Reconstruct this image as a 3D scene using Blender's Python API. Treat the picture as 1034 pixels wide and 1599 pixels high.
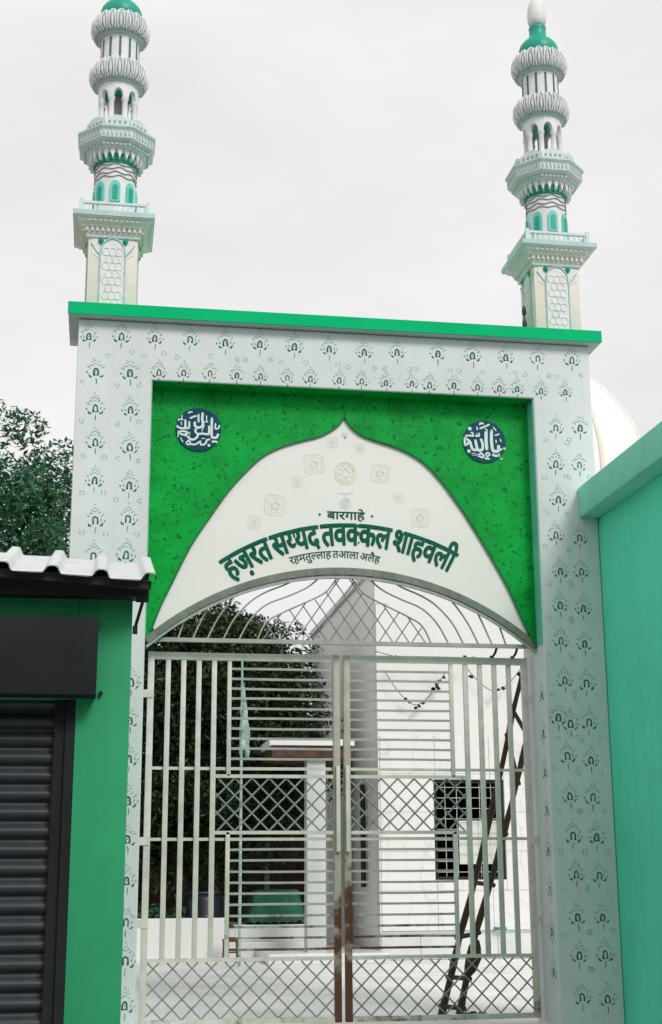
import bpy, bmesh, math, random, json
from mathutils import Vector, Matrix, noise, geometry
PI = math.pi
R = math.radians
scene = bpy.context.scene
for o in list(bpy.data.objects):
    bpy.data.objects.remove(o, do_unlink=True)
COL = scene.collection

# ------------------------------------------------------------------ camera
cam_data = bpy.data.cameras.new('camera')
cam = bpy.data.objects.new('camera', cam_data)
COL.objects.link(cam)
cam_data.sensor_fit = 'VERTICAL'
cam_data.sensor_height = 36.0
cam_data.lens = 2205.278 / 1599 * 36.0
cam_data.clip_start = 0.1
cam_data.clip_end = 2000
yaw, pitch, roll = R(9.206), R(14.404), R(-0.336)
fw = Vector((math.sin(yaw) * math.cos(pitch), math.cos(yaw) * math.cos(pitch), math.sin(pitch)))
rt0 = Vector((math.cos(yaw), -math.sin(yaw), 0))
up0 = rt0.cross(fw)
rt = rt0 * math.cos(roll) + up0 * math.sin(roll)
up = up0 * math.cos(roll) - rt0 * math.sin(roll)
m = Matrix((rt, up, -fw)).transposed().to_4x4()
m.translation = Vector((-0.349, -12.471, 1.30))
cam.matrix_world = m
scene.camera = cam

# ------------------------------------------------------------------ sky (bright overcast)
SUN_EL, SUN_AZ = R(41), R(157)       # azimuth measured clockwise from +Y
world = bpy.data.worlds.new('World')
scene.world = world
world.use_nodes = True
nt = world.node_tree
bg = nt.nodes['Background']
bg.inputs['Strength'].default_value = 0.1
sky = nt.nodes.new('ShaderNodeTexSky')
sky.sky_type = 'NISHITA'
sky.sun_disc = False
sky.sun_elevation = SUN_EL
sky.sun_rotation = SUN_AZ
sky.dust_density = 4.0
hs = nt.nodes.new('ShaderNodeHueSaturation')
hs.inputs['Saturation'].default_value = 0.12
nt.links.new(sky.outputs[0], hs.inputs['Color'])
tc = nt.nodes.new('ShaderNodeTexCoord')
mp = nt.nodes.new('ShaderNodeMapping')
mp.inputs['Scale'].default_value = (1.0, 1.0, 2.2)
nt.links.new(tc.outputs['Generated'], mp.inputs['Vector'])
nz = nt.nodes.new('ShaderNodeTexNoise')
nz.inputs['Scale'].default_value = 2.2
nz.inputs['Detail'].default_value = 5
nz.inputs['Roughness'].default_value = 0.55
nt.links.new(mp.outputs[0], nz.inputs['Vector'])
rp = nt.nodes.new('ShaderNodeValToRGB')
rp.color_ramp.elements[0].position = 0.36
rp.color_ramp.elements[0].color = (7.0, 6.97, 7.0, 1)
rp.color_ramp.elements[1].position = 0.64
rp.color_ramp.elements[1].color = (8.3, 8.14, 8.1, 1)
nt.links.new(nz.outputs['Fac'], rp.inputs['Fac'])
mx = nt.nodes.new('ShaderNodeMix')
mx.data_type = 'RGBA'
mx.inputs['Factor'].default_value = 0.9
nt.links.new(hs.outputs[0], mx.inputs['A'])
nt.links.new(rp.outputs[0], mx.inputs['B'])
nt.links.new(mx.outputs['Result'], bg.inputs['Color'])

# ------------------------------------------------------------------ sun (soft, behind cloud)
sd = bpy.data.lights.new('sun', 'SUN')
sd.energy = 1.5
sd.angle = R(18)
sd.color = (1.0, 0.97, 0.93)
sun = bpy.data.objects.new('sun', sd)
COL.objects.link(sun)
sdir = Vector((math.sin(SUN_AZ) * math.cos(SUN_EL), math.cos(SUN_AZ) * math.cos(SUN_EL), math.sin(SUN_EL)))
sun.rotation_euler = sdir.to_track_quat('Z', 'Y').to_euler()
sun.location = (12, -12, 20)

vs = scene.view_settings
vs.view_transform = 'Standard'
vs.look = 'None'
vs.gamma = 1.0
vs.exposure = 0.25
vs.use_curve_mapping = False
scene.render.engine = 'CYCLES'
scene.render.resolution_x = 662
scene.render.resolution_y = 1024
scene.render.film_transparent = False

rnd = random.Random(7)


# ================================================================== helpers
class MB:
    """Collects faces; build() links them as ONE mesh object."""
    def __init__(s):
        s.v, s.f, s.mi = [], [], []

    def add(s, vs_, fs, mi=0):
        b = len(s.v)
        s.v += [tuple(p) for p in vs_]
        s.f += [tuple(b + i for i in f) for f in fs]
        s.mi += [mi] * len(fs)
        return s

    def box(s, a, b, mi=0, bev=0.0):
        (x0, y0, z0), (x1, y1, z1) = a, b
        if bev <= 0:
            return s.add([(x0, y0, z0), (x1, y0, z0), (x1, y1, z0), (x0, y1, z0), (x0, y0, z1), (x1, y0, z1), (x1, y1, z1), (x0, y1, z1)],
                         [(0, 3, 2, 1), (4, 5, 6, 7), (0, 1, 5, 4), (1, 2, 6, 5), (2, 3, 7, 6), (3, 0, 4, 7)], mi)
        bm = bmesh.new()
        bmesh.ops.create_cube(bm, size=1)
        for v in bm.verts:
            v.co = Vector(((x0 + x1) / 2 + v.co.x * (x1 - x0), (y0 + y1) / 2 + v.co.y * (y1 - y0), (z0 + z1) / 2 + v.co.z * (z1 - z0)))
        bmesh.ops.bevel(bm, geom=bm.edges[:], offset=bev, segments=2, profile=0.5, affect='EDGES')
        s.bm(bm, mi)
        return s

    def bm(s, bm, mi=0):
        bm.verts.index_update()
        s.add([v.co for v in bm.verts], [tuple(v.index for v in f.verts) for f in bm.faces], mi)
        bm.free()

    def bar(s, p, q, w, d, mi=0, upv=None):
        """rectangular bar from p to q; w across, d along 'up' reference"""
        p, q = Vector(p), Vector(q)
        t = (q - p).normalized()
        u = Vector(upv) if upv else (Vector((0, 1, 0)) if abs(t.y) < 0.9 else Vector((1, 0, 0)))
        a = t.cross(u).normalized() * (w / 2)
        b = t.cross(a).normalized() * (d / 2)
        vs_ = [p - a - b, p + a - b, p + a + b, p - a + b, q - a - b, q + a - b, q + a + b, q - a + b]
        return s.add(vs_, [(0, 3, 2, 1), (4, 5, 6, 7), (0, 1, 5, 4), (1, 2, 6, 5), (2, 3, 7, 6), (3, 0, 4, 7)], mi)

    def tube(s, pts, rad, n=8, mi=0, caps=True):
        pts = [Vector(p) for p in pts]
        rads = rad if isinstance(rad, (list, tuple)) else [rad] * len(pts)
        b = len(s.v)
        u = None
        for i, p in enumerate(pts):
            t = (pts[min(i + 1, len(pts) - 1)] - pts[max(i - 1, 0)]).normalized()
            if u is None:
                u = t.orthogonal().normalized()
            u = (u - t * u.dot(t)).normalized()
            w = t.cross(u)
            for k in range(n):
                a = 2 * PI * k / n
                s.v.append(tuple(p + (u * math.cos(a) + w * math.sin(a)) * rads[i]))
        for i in range(len(pts) - 1):
            for k in range(n):
                k2 = (k + 1) % n
                s.f.append((b + i * n + k, b + i * n + k2, b + (i + 1) * n + k2, b + (i + 1) * n + k))
                s.mi.append(mi)
        if caps:
            s.f.append(tuple(b + k for k in reversed(range(n))))
            s.f.append(tuple(b + (len(pts) - 1) * n + k for k in range(n)))
            s.mi += [mi, mi]
        return s

    def lathe(s, prof, n=32, mi=0, c=(0, 0, 0), mod=None, rot=0.0, square=False):
        b = len(s.v)
        for j, (r, z) in enumerate(prof):
            for k in range(n):
                a = rot + 2 * PI * k / n
                rr = r * (mod(a, j) if mod else 1.0)
                s.v.append((c[0] + rr * math.cos(a), c[1] + rr * math.sin(a), c[2] + z))
        for j in range(len(prof) - 1):
            for k in range(n):
                k2 = (k + 1) % n
                s.f.append((b + j * n + k, b + j * n + k2, b + (j + 1) * n + k2, b + (j + 1) * n + k))
                s.mi.append(mi)
        s.f.append(tuple(b + k for k in reversed(range(n))))
        s.f.append(tuple(b + (len(prof) - 1) * n + k for k in range(n)))
        s.mi += [mi, mi]
        return s

    def prism(s, outline, y0, y1, mi=0):
        """outline in (x, z); extruded from y0 to y1"""
        n = len(outline)
        bm = bmesh.new()
        va = [bm.verts.new((x, y0, z)) for x, z in outline]
        vb = [bm.verts.new((x, y1, z)) for x, z in outline]
        fa = bm.faces.new(va)
        fb = bm.faces.new(list(reversed(vb)))
        for i in range(n):
            j = (i + 1) % n
            bm.faces.new((va[j], va[i], vb[i], vb[j]))
        bmesh.ops.triangulate(bm, faces=[fa, fb])
        bmesh.ops.recalc_face_normals(bm, faces=bm.faces[:])
        s.bm(bm, mi)
        return s

    def stroke(s, pts, w, y=0.0, mi=0):
        """flat painted stroke in the x/z plane facing -y, width tapers at the ends"""
        P = [Vector((p[0], p[1])) for p in pts]
        if len(P) == 1:
            n = 8
            s.add([(P[0].x + w / 2 * math.cos(2 * PI * k / n), y, P[0].y + w / 2 * math.sin(2 * PI * k / n)) for k in range(n)], [tuple(range(n))], mi)
            return s
        vs_ = []
        for i, p in enumerate(P):
            t = (P[min(i + 1, len(P) - 1)] - P[max(i - 1, 0)]).normalized()
            nn = Vector((-t.y, t.x))
            k = 0.72 if i in (0, len(P) - 1) else 1.0
            # mitre at sharp corners
            if 0 < i < len(P) - 1:
                a = (P[i] - P[i - 1]).normalized()
                b_ = (P[i + 1] - P[i]).normalized()
                k = min(1.6, 1 / max(0.4, math.sqrt(max(0.0, (1 + a.dot(b_)) / 2))))
            vs_.append((p.x + nn.x * w / 2 * k, y, p.y + nn.y * w / 2 * k))
            vs_.append((p.x - nn.x * w / 2 * k, y, p.y - nn.y * w / 2 * k))
        s.add(vs_, [(2 * i, 2 * i + 1, 2 * i + 3, 2 * i + 2) for i in range(len(P) - 1)], mi)
        return s

    def mesh(s, name, mats, smooth=False):
        me = bpy.data.meshes.new(name)
        me.from_pydata(s.v, [], s.f)
        for mt in (mats if isinstance(mats, (list, tuple)) else [mats]):
            me.materials.append(mt)
        me.polygons.foreach_set('material_index', s.mi)
        if smooth:
            me.polygons.foreach_set('use_smooth', [True] * len(me.polygons))
            if smooth != 'full':
                me.set_sharp_from_angle(angle=R(smooth if smooth is not True else 40))
        me.update()
        return me

    def build(s, name, mats, parent=None, smooth=False, loc=None):
        return link(name, s.mesh(name, mats, smooth), parent, loc)


def link(name, me, parent=None, loc=None, rot=None, scale=None):
    o = bpy.data.objects.new(name, me)
    COL.objects.link(o)
    if parent is not None:
        o.parent = parent
    if loc is not None:
        o.location = loc
    if rot is not None:
        o.rotation_euler = rot
    if scale is not None:
        o.scale = scale
    return o


def thing(name, label, cat, loc=(0, 0, 0), group=None):
    o = bpy.data.objects.new(name, None)
    COL.objects.link(o)
    o.location = loc
    o.empty_display_size = 0.2
    return tag(o, label, cat, group)


def tag(o, label, cat, group=None):
    o['label'] = label
    o['category'] = cat
    if group:
        o['group'] = group
    return o


def struct(o, kind='structure'):
    o['kind'] = kind
    return o


def copy_tree(o, parent=None):
    c = o.copy()
    COL.objects.link(c)
    c.parent = parent
    for ch in list(o.children):
        copy_tree(ch, c)
    return c


# ------------------------------------------------------------------ materials
def mat(name, col, rough=0.6, var=0.12, scale=3.0, bump=0.0, bscale=60, metal=0.0, col2=None, streak=0.0, spec=0.4, speck=None):
    """painted / cast surface: base colour with soft blotches, optional vertical grime streaks and fine relief"""
    mt = bpy.data.materials.new(name)
    mt.use_nodes = True
    n = mt.node_tree.nodes
    l = mt.node_tree.links
    b = n['Principled BSDF']
    b.inputs['Roughness'].default_value = rough
    b.inputs['Metallic'].default_value = metal
    b.inputs['Specular IOR Level'].default_value = spec
    tc = n.new('ShaderNodeTexCoord')
    nz = n.new('ShaderNodeTexNoise')
    nz.inputs['Scale'].default_value = scale
    nz.inputs['Detail'].default_value = 6
    nz.inputs['Roughness'].default_value = 0.62
    l.new(tc.outputs['Object'], nz.inputs['Vector'])
    rp = n.new('ShaderNodeValToRGB')
    c2 = col2 if col2 else tuple(c * (1 - var) for c in col)
    rp.color_ramp.elements[0].position = 0.34
    rp.color_ramp.elements[1].position = 0.62
    rp.color_ramp.elements[0].color = (*c2, 1)
    rp.color_ramp.elements[1].color = (*col, 1)
    l.new(nz.outputs['Fac'], rp.inputs['Fac'])
    out = rp.outputs['Color']
    if streak > 0:
        mp = n.new('ShaderNodeMapping')
        mp.inputs['Scale'].default_value = (9, 9, 0.55)
        l.new(tc.outputs['Object'], mp.inputs['Vector'])
        n2 = n.new('ShaderNodeTexNoise')
        n2.inputs['Scale'].default_value = 1.3
        n2.inputs['Detail'].default_value = 5
        l.new(mp.outputs[0], n2.inputs['Vector'])
        r2 = n.new('ShaderNodeValToRGB')
        r2.color_ramp.elements[0].position = 0.5
        r2.color_ramp.elements[1].position = 0.78
        r2.color_ramp.elements[0].color = (0, 0, 0, 1)
        r2.color_ramp.elements[1].color = (streak, streak, streak, 1)
        l.new(n2.outputs['Fac'], r2.inputs['Fac'])
        mx = n.new('ShaderNodeMix')
        mx.data_type = 'RGBA'
        mx.inputs['B'].default_value = (col[0] * 0.45, col[1] * 0.45, col[2] * 0.42, 1)
        l.new(r2.outputs['Color'], mx.inputs['Factor'])
        l.new(out, mx.inputs['A'])
        out = mx.outputs['Result']
    if speck:
        sc, thr, scol = speck
        n3 = n.new('ShaderNodeTexNoise')
        n3.inputs['Scale'].default_value = sc
        n3.inputs['Detail'].default_value = 4
        n3.inputs['Roughness'].default_value = 0.6
        n3.inputs['Distortion'].default_value = 0.8
        l.new(tc.outputs['Object'], n3.inputs['Vector'])
        r3 = n.new('ShaderNodeValToRGB')
        r3.color_ramp.elements[0].position = thr
        r3.color_ramp.elements[1].position = thr + 0.09
        r3.color_ramp.elements[0].color = (0, 0, 0, 1)
        r3.color_ramp.elements[1].color = (1, 1, 1, 1)
        l.new(n3.outputs['Fac'], r3.inputs['Fac'])
        mx = n.new('ShaderNodeMix')
        mx.data_type = 'RGBA'
        mx.inputs['B'].default_value = (*scol, 1)
        l.new(r3.outputs['Color'], mx.inputs['Factor'])
        l.new(out, mx.inputs['A'])
        out = mx.outputs['Result']
    l.new(out, b.inputs['Base Color'])
    if bump > 0:
        n4 = n.new('ShaderNodeTexNoise')
        n4.inputs['Scale'].default_value = bscale
        n4.inputs['Detail'].default_value = 4
        l.new(tc.outputs['Object'], n4.inputs['Vector'])
        bp = n.new('ShaderNodeBump')
        bp.inputs['Strength'].default_value = bump
        bp.inputs['Distance'].default_value = 0.01
        l.new(n4.outputs['Fac'], bp.inputs['Height'])
        l.new(bp.outputs[0], b.inputs['Normal'])
    return mt


def steel_mat(name, col, rust=(0.10, 0.035, 0.018), low=0.5, high=1.7, amount=0.75):
    """painted steel; paint worn to rust, more of it towards the foot of the gate (world z low..high)"""
    mt = mat(name, col, rough=0.42, var=0.22, scale=5, metal=0.0, spec=0.5)
    n = mt.node_tree.nodes
    l = mt.node_tree.links
    b = n['Principled BSDF']
    src = b.inputs['Base Color'].links[0].from_socket
    g = n.new('ShaderNodeNewGeometry')
    sx = n.new('ShaderNodeSeparateXYZ')
    l.new(g.outputs['Position'], sx.inputs[0])
    mr = n.new('ShaderNodeMapRange')
    mr.inputs['From Min'].default_value = low
    mr.inputs['From Max'].default_value = high
    mr.inputs['To Min'].default_value = amount
    mr.inputs['To Max'].default_value = 0.06
    l.new(sx.outputs['Z'], mr.inputs['Value'])
    nz = n.new('ShaderNodeTexNoise')
    nz.inputs['Scale'].default_value = 4.5
    nz.inputs['Detail'].default_value = 7
    nz.inputs['Roughness'].default_value = 0.65
    l.new(g.outputs['Position'], nz.inputs['Vector'])
    ad = n.new('ShaderNodeMath')
    ad.operation = 'ADD'
    l.new(mr.outputs[0], ad.inputs[0])
    l.new(nz.outputs['Fac'], ad.inputs[1])
    rp = n.new('ShaderNodeValToRGB')
    rp.color_ramp.elements[0].position = 0.78
    rp.color_ramp.elements[1].position = 0.92
    rp.color_ramp.elements[0].color = (0, 0, 0, 1)
    rp.color_ramp.elements[1].color = (1, 1, 1, 1)
    l.new(ad.outputs[0], rp.inputs['Fac'])
    mx = n.new('ShaderNodeMix')
    mx.data_type = 'RGBA'
    mx.inputs['B'].default_value = (*rust, 1)
    l.new(rp.outputs['Color'], mx.inputs['Factor'])
    l.new(src, mx.inputs['A'])
    l.new(mx.outputs['Result'], b.inputs['Base Color'])
    return mt


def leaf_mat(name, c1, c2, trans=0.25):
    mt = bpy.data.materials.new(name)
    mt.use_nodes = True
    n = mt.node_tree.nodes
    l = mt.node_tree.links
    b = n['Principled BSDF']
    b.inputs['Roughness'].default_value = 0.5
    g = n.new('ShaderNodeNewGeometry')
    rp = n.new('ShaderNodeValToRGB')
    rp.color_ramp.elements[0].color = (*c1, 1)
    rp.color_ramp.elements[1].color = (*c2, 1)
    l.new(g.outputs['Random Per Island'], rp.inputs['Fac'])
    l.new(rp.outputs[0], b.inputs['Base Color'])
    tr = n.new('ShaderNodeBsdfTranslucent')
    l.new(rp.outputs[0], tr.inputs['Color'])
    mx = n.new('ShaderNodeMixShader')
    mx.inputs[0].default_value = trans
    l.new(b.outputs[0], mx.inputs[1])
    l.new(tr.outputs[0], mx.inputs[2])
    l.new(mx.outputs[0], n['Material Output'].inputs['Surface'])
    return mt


M = {}
M['wall'] = mat('whitewash', (0.70, 0.745, 0.745), 0.75, 0.07, 1.6, 0.12, 40, streak=0.10)
M['slab_green'] = mat('fascia_green', (0.003, 0.50, 0.19), 0.6, 0.10, 2.0, 0.08, 50, spec=0.04)
M['slab_under'] = mat('soffit_grey', (0.50, 0.56, 0.56), 0.8, 0.15, 3.0, 0.1, 50)
M['spandrel'] = mat('spandrel_green', (0.001, 0.40, 0.060), 0.5, 0.25, 3.0, 0.05, 70, col2=(0.001, 0.27, 0.035), spec=0.12, speck=(24, 0.555, (0.0005, 0.13, 0.022)))
M['recess'] = mat('recess_teal', (0.16, 0.66, 0.50), 0.6, 0.15, 3.0, 0.1, 50)
M['sign_white'] = mat('sign_white', (0.85, 0.83, 0.80), 0.4, 0.03, 1.5, 0.0)
M['sign_edge'] = mat('sign_edge_green', (0.002, 0.20, 0.05), 0.5, 0.1)
M['letter'] = mat('letter_green', (0.0, 0.125, 0.068), 0.5, 0.15, 8, spec=0.15)
M['ornament'] = mat('ornament_beige', (0.80, 0.73, 0.65), 0.5, 0.1, 10)
M['ornament_grey'] = mat('ornament_grey', (0.75, 0.76, 0.755), 0.5, 0.1, 10)
M['roundel'] = mat('roundel_navy', (0.004, 0.075, 0.13), 0.5, 0.35, 12, spec=0.15)
M['script'] = mat('script_pale', (0.70, 0.82, 0.80), 0.4, 0.1, 10)
M['stencil'] = mat('stencil_dark', (0.010, 0.075, 0.068), 0.8, 0.5, 30, col2=(0.05, 0.19, 0.175), spec=0.1)
M['stencil_light'] = mat('stencil_light', (0.20, 0.37, 0.34), 0.8, 0.3, 30, col2=(0.40, 0.54, 0.51), spec=0.1)
M['rosette'] = mat('rosette_pale', (0.34, 0.48, 0.45), 0.8, 0.2, 30, col2=(0.50, 0.60, 0.58), spec=0.1)
M['steel'] = steel_mat('gate_steel', (0.68, 0.68, 0.62), low=-0.3, high=1.2, amount=0.34)
M['steel_thin'] = steel_mat('gate_steel_thin', (0.42, 0.44, 0.40), low=0.6, high=1.3, amount=0.46)
M['lattice'] = mat('gate_lattice', (0.27, 0.31, 0.28), 0.45, 0.25, 6)
M['stile'] = steel_mat('gate_stile', (0.46, 0.42, 0.34), low=0.4, high=2.1, amount=0.52)
M['arch_steel'] = mat('arch_steel', (0.20, 0.23, 0.20), 0.45, 0.3, 6)
M['teal_wall'] = mat('boundary_teal', (0.13, 0.81, 0.59), 0.7, 0.13, 0.9, 0.12, 22, streak=0.16, spec=0.2)
M['teal_cap'] = mat('coping_teal', (0.26, 0.76, 0.62), 0.7, 0.14, 1.6, 0.12, 22, streak=0.15, spec=0.2)
M['shop_wall'] = mat('shop_green', (0.036, 0.37, 0.165), 0.65, 0.18, 0.8, 0.10, 30, streak=0.12, spec=0.2)
M['shutter'] = mat('shutter_charcoal', (0.036, 0.043, 0.052), 0.45, 0.4, 3.0, metal=0.2, col2=(0.058, 0.062, 0.066), streak=0.3)
M['shutter_box'] = mat('shutter_box_charcoal', (0.018, 0.020, 0.024), 0.75, 0.3, 3.0, streak=0.2, spec=0.2)
M['roof_sheet'] = mat('roof_sheet_white', (0.68, 0.70, 0.69), 0.55, 0.14, 3.0, 0.05, 30, streak=0.25)
M['dark_steel'] = mat('dark_steel', (0.018, 0.016, 0.015), 0.6, 0.3, 5)
M['mosque'] = mat('mosque_white', (0.80, 0.785, 0.775), 0.6, 0.04, 0.9, 0.06, 20, streak=0.04)
M['marble'] = mat('marble_tile', (0.74, 0.75, 0.74), 0.3, 0.08, 1.2, col2=(0.62, 0.64, 0.64))
M['marble_wall'] = mat('marble_wall', (0.82, 0.81, 0.795), 0.35, 0.05, 1.0)
_n = M['marble_wall'].node_tree.nodes; _l = M['marble_wall'].node_tree.links
_b = _n['Principled BSDF']; _src = _b.inputs['Base Color'].links[0].from_socket
_tc = _n.new('ShaderNodeTexCoord'); _nz = _n.new('ShaderNodeTexNoise')
_nz.inputs['Scale'].default_value = 0.9; _nz.inputs['Detail'].default_value = 7; _nz.inputs['Distortion'].default_value = 1.6
_l.new(_tc.outputs['Object'], _nz.inputs['Vector'])
_rp = _n.new('ShaderNodeValToRGB')
for _p, _v in ((0.480, 0), (0.497, .26), (0.503, .26), (0.520, 0)):
    _e = _rp.color_ramp.elements.new(_p); _e.color = (_v, _v, _v, 1)
_rp.color_ramp.elements[0].color = (0, 0, 0, 1); _rp.color_ramp.elements[-1].color = (0, 0, 0, 1)
_l.new(_nz.outputs['Fac'], _rp.inputs['Fac'])
_mx = _n.new('ShaderNodeMix'); _mx.data_type = 'RGBA'
_mx.inputs['B'].default_value = (0.42, 0.43, 0.43, 1)
_l.new(_rp.outputs['Color'], _mx.inputs['Factor']); _l.new(_src, _mx.inputs['A']); _l.new(_mx.outputs['Result'], _b.inputs['Base Color'])
M['pillar'] = mat('pillar_grey', (0.58, 0.61, 0.60), 0.5, 0.12, 2.0, streak=0.15)
M['brown'] = mat('brown_paint', (0.11, 0.050, 0.034), 0.7, 0.6, 7, col2=(0.035, 0.022, 0.018))
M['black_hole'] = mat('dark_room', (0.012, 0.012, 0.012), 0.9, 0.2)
M['dome'] = mat('dome_white', (0.88, 0.865, 0.85), 0.6, 0.03, 0.6)
M['dome_rib'] = mat('dome_rib_cream', (0.80, 0.76, 0.67), 0.6, 0.08)
M['floor'] = mat('courtyard_concrete', (0.80, 0.81, 0.79), 0.6, 0.22, 0.9, 0.12, 18, col2=(0.62, 0.64, 0.61))
M['ground'] = mat('earth', (0.20, 0.18, 0.14), 0.95, 0.3, 0.3, 0.3, 6)
M['street'] = mat('street_concrete', (0.42, 0.41, 0.39), 0.9, 0.25, 0.5, 0.3, 12)
M['min_white'] = mat('minaret_white', (0.80, 0.805, 0.80), 0.6, 0.10, 9, 0.1, 60)
M['min_cream'] = mat('minaret_cream', (0.78, 0.745, 0.66), 0.6, 0.08, 6, 0.1, 60)
M['min_teal'] = mat('minaret_teal', (0.49, 0.68, 0.66), 0.55, 0.15, 9)
M['min_pale'] = mat('minaret_pale_aqua', (0.62, 0.75, 0.74), 0.55, 0.12, 9)
M['min_aqua'] = mat('minaret_aqua', (0.16, 0.62, 0.58), 0.5, 0.12, 9)
M['min_green'] = mat('minaret_green', (0.002, 0.36, 0.25), 0.42, 0.12, 5)
M['min_grey'] = mat('minaret_grey_line', (0.30, 0.31, 0.31), 0.6, 0.2, 12)
M['min_slot'] = mat('minaret_slot', (0.10, 0.17, 0.17), 0.7, 0.2)
M['bamboo'] = mat('ladder_wood', (0.060, 0.044, 0.028), 0.7, 0.4, 7, 0.2, 30)
M['rag'] = mat('rag', (0.07, 0.045, 0.03), 0.95, 0.4, 10)
M['bark'] = mat('bark', (0.026, 0.020, 0.014), 0.9, 0.4, 5, 0.6, 14)
M['leaf'] = leaf_mat('leaf_mid', (0.014, 0.080, 0.040), (0.105, 0.300, 0.165))
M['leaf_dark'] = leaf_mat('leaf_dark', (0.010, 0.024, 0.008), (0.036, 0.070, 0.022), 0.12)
M['drum'] = mat('drum_navy', (0.012, 0.018, 0.028), 0.35, 0.3)
M['stool'] = mat('stool_brown', (0.10, 0.035, 0.022), 0.4, 0.2)
M['cloth_green'] = mat('green_cloth', (0.02, 0.15, 0.075), 0.9, 0.5, 6, col2=(0.02, 0.07, 0.045))
M['flag'] = mat('pale_flag', (0.44, 0.58, 0.52), 0.85, 0.6, 9, col2=(0.12, 0.26, 0.20))
M['brick_red'] = mat('shed_maroon', (0.050, 0.016, 0.012), 0.9, 0.4, 3)
M['post_grey'] = mat('post_grey', (0.16, 0.17, 0.155), 0.7, 0.2)
M['wire'] = mat('wire_black', (0.012, 0.012, 0.012), 0.7, 0.2)
M['blue'] = mat('tap_blue', (0.02, 0.25, 0.40), 0.4, 0.1)
M['finial_dark'] = mat('finial_dark', (0.02, 0.05, 0.045), 0.5, 0.3)
M['white_plastic'] = mat('white_plastic', (0.75, 0.76, 0.74), 0.4, 0.05)

# ================================================================== the ground
def sheet(name, x0, y0, x1, y1, z, m_):
    return struct(MB().add([(x0, y0, z), (x1, y0, z), (x1, y1, z), (x0, y1, z)], [(0, 1, 2, 3)]).build(name, m_))

sheet('ground', -400, -400, 400, 400, 0.0, M['ground'])
sheet('street', -30, -40, 30, -0.9, 0.004, M['street'])
sheet('courtyard_floor', -6, -0.89, 16, 22, 0.008, M['floor'])

# plain building row added out of view behind the camera to shade lower walls
fr = MB()
for k in range(9):
    x0 = -36 + k * 8
    hgt = 6.4 + 1.4 * ((k * 37) % 5) / 4
    fr.box((x0, -23, 0), (x0 + 7.99, -16.5 - .3 * (k % 2), hgt))
    fr.box((x0 - .05, -16.9 - .3 * (k % 2), hgt - .9), (x0 + 7.9, -16.2 - .3 * (k % 2), hgt - .75))
struct(fr.build('unseen_shade_row', M['post_grey']))

# ================================================================== the gateway
gate = thing('gateway', 'tall whitewashed gateway with green recessed arch panel, flat green coping and stencilled flower motifs', 'gateway')
XL, XR, TOPZ, OPEN = -0.69, 4.25, 6.32, 5.75
W = 3.66
# inverted-U wall in one piece with softly rounded arrises
bm = bmesh.new()
ol = [(XL, 0), (XL, TOPZ), (XR, TOPZ), (XR, 0), (W, 0), (W, OPEN), (0, OPEN), (0, 0)]
va = [bm.verts.new((x, 0, z)) for x, z in ol]
vb = [bm.verts.new((x, 0.65, z)) for x, z in ol]
bm.faces.new(va); bm.faces.new(list(reversed(vb)))
for i in range(8):
    j = (i + 1) % 8
    bm.faces.new((va[j], va[i], vb[i], vb[j]))
bmesh.ops.recalc_face_normals(bm, faces=bm.faces[:])
eds = [e for e in bm.edges if abs(e.verts[0].co.y - e.verts[1].co.y) < 1e-4 and e.verts[0].co.y < 0.01 and not (abs(e.verts[0].co.z) < 1e-4 and abs(e.verts[1].co.z) < 1e-4)]
bmesh.ops.bevel(bm, geom=eds, offset=0.018, segments=3, profile=0.5, affect='EDGES')
mb = MB(); mb.bm(bm)
# the recess soffit and cheeks are painted teal: faces that look into the opening in front of the panel
mb.build('portal_wall', M['wall'], gate, smooth=40)
# thin teal lining of the recess (soffit + cheeks), proud of the wall by a few millimetres
mb = MB()
mb.box((0.002, 0.02, OPEN - 0.006), (W - 0.002, 0.205, OPEN - 0.002))
mb.build('recess_soffit', M['spandrel'], gate)
MB().box((0.002, 0.02, 3.36), (0.006, 0.205, OPEN - 0.008)).build('recess_cheek', M['recess'], gate)
MB().box((W - 0.006, 0.02, 3.36), (W - 0.002, 0.205, OPEN - 0.008)).build('recess_cheek', M['recess'], gate)
# roof slab: grey body, green painted front fascia
MB().box((-0.785, -0.09, 6.323), (4.345, 0.74, 6.43), bev=0.006).build('roof_slab', M['slab_under'], gate)
fas = MB().box((-0.79, -0.102, 6.325), (4.35, -0.092, 6.445), bev=0.003)
fas.box((-0.79, -0.092, 6.432), (4.35, 0.745, 6.446), bev=0.003)
fas.build('fascia', M['slab_green'], gate)

OGEE_L = [(1.834, 5.534), (1.778, 5.454), (1.697, 5.393), (1.592, 5.337), (1.42, 5.285), (1.237, 5.22), (1.067, 5.125), (0.917, 4.981), (0.745, 4.775), (0.594, 4.548), (0.405, 4.244), (0.237, 3.886), (0.133, 3.653), (0.05, 3.42)]
OGEE_R = [(1.846, 5.534), (1.914, 5.435), (2.013, 5.362), (2.161, 5.311), (2.317, 5.267), (2.472, 5.203), (2.626, 5.101), (2.779, 4.935), (2.919, 4.743), (3.021, 4.589), (3.199, 4.288), (3.393, 3.928), (3.53, 3.6), (3.625, 3.395)]


def catmull(P, n=4):
    out = []
    for i in range(len(P) - 1):
        p0, p1, p2, p3 = P[max(i - 1, 0)], P[i], P[i + 1], P[min(i + 2, len(P) - 1)]
        for k in range(n):
            t = k / n
            out.append(tuple(0.5 * ((2 * b) + (-a + c) * t + (2 * a - 5 * b + 4 * c - d) * t * t + (-a + 3 * b - 3 * c + d) * t ** 3) for a, b, c, d in zip(p0, p1, p2, p3)))
    out.append(tuple(P[-1]))
    return out

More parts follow.
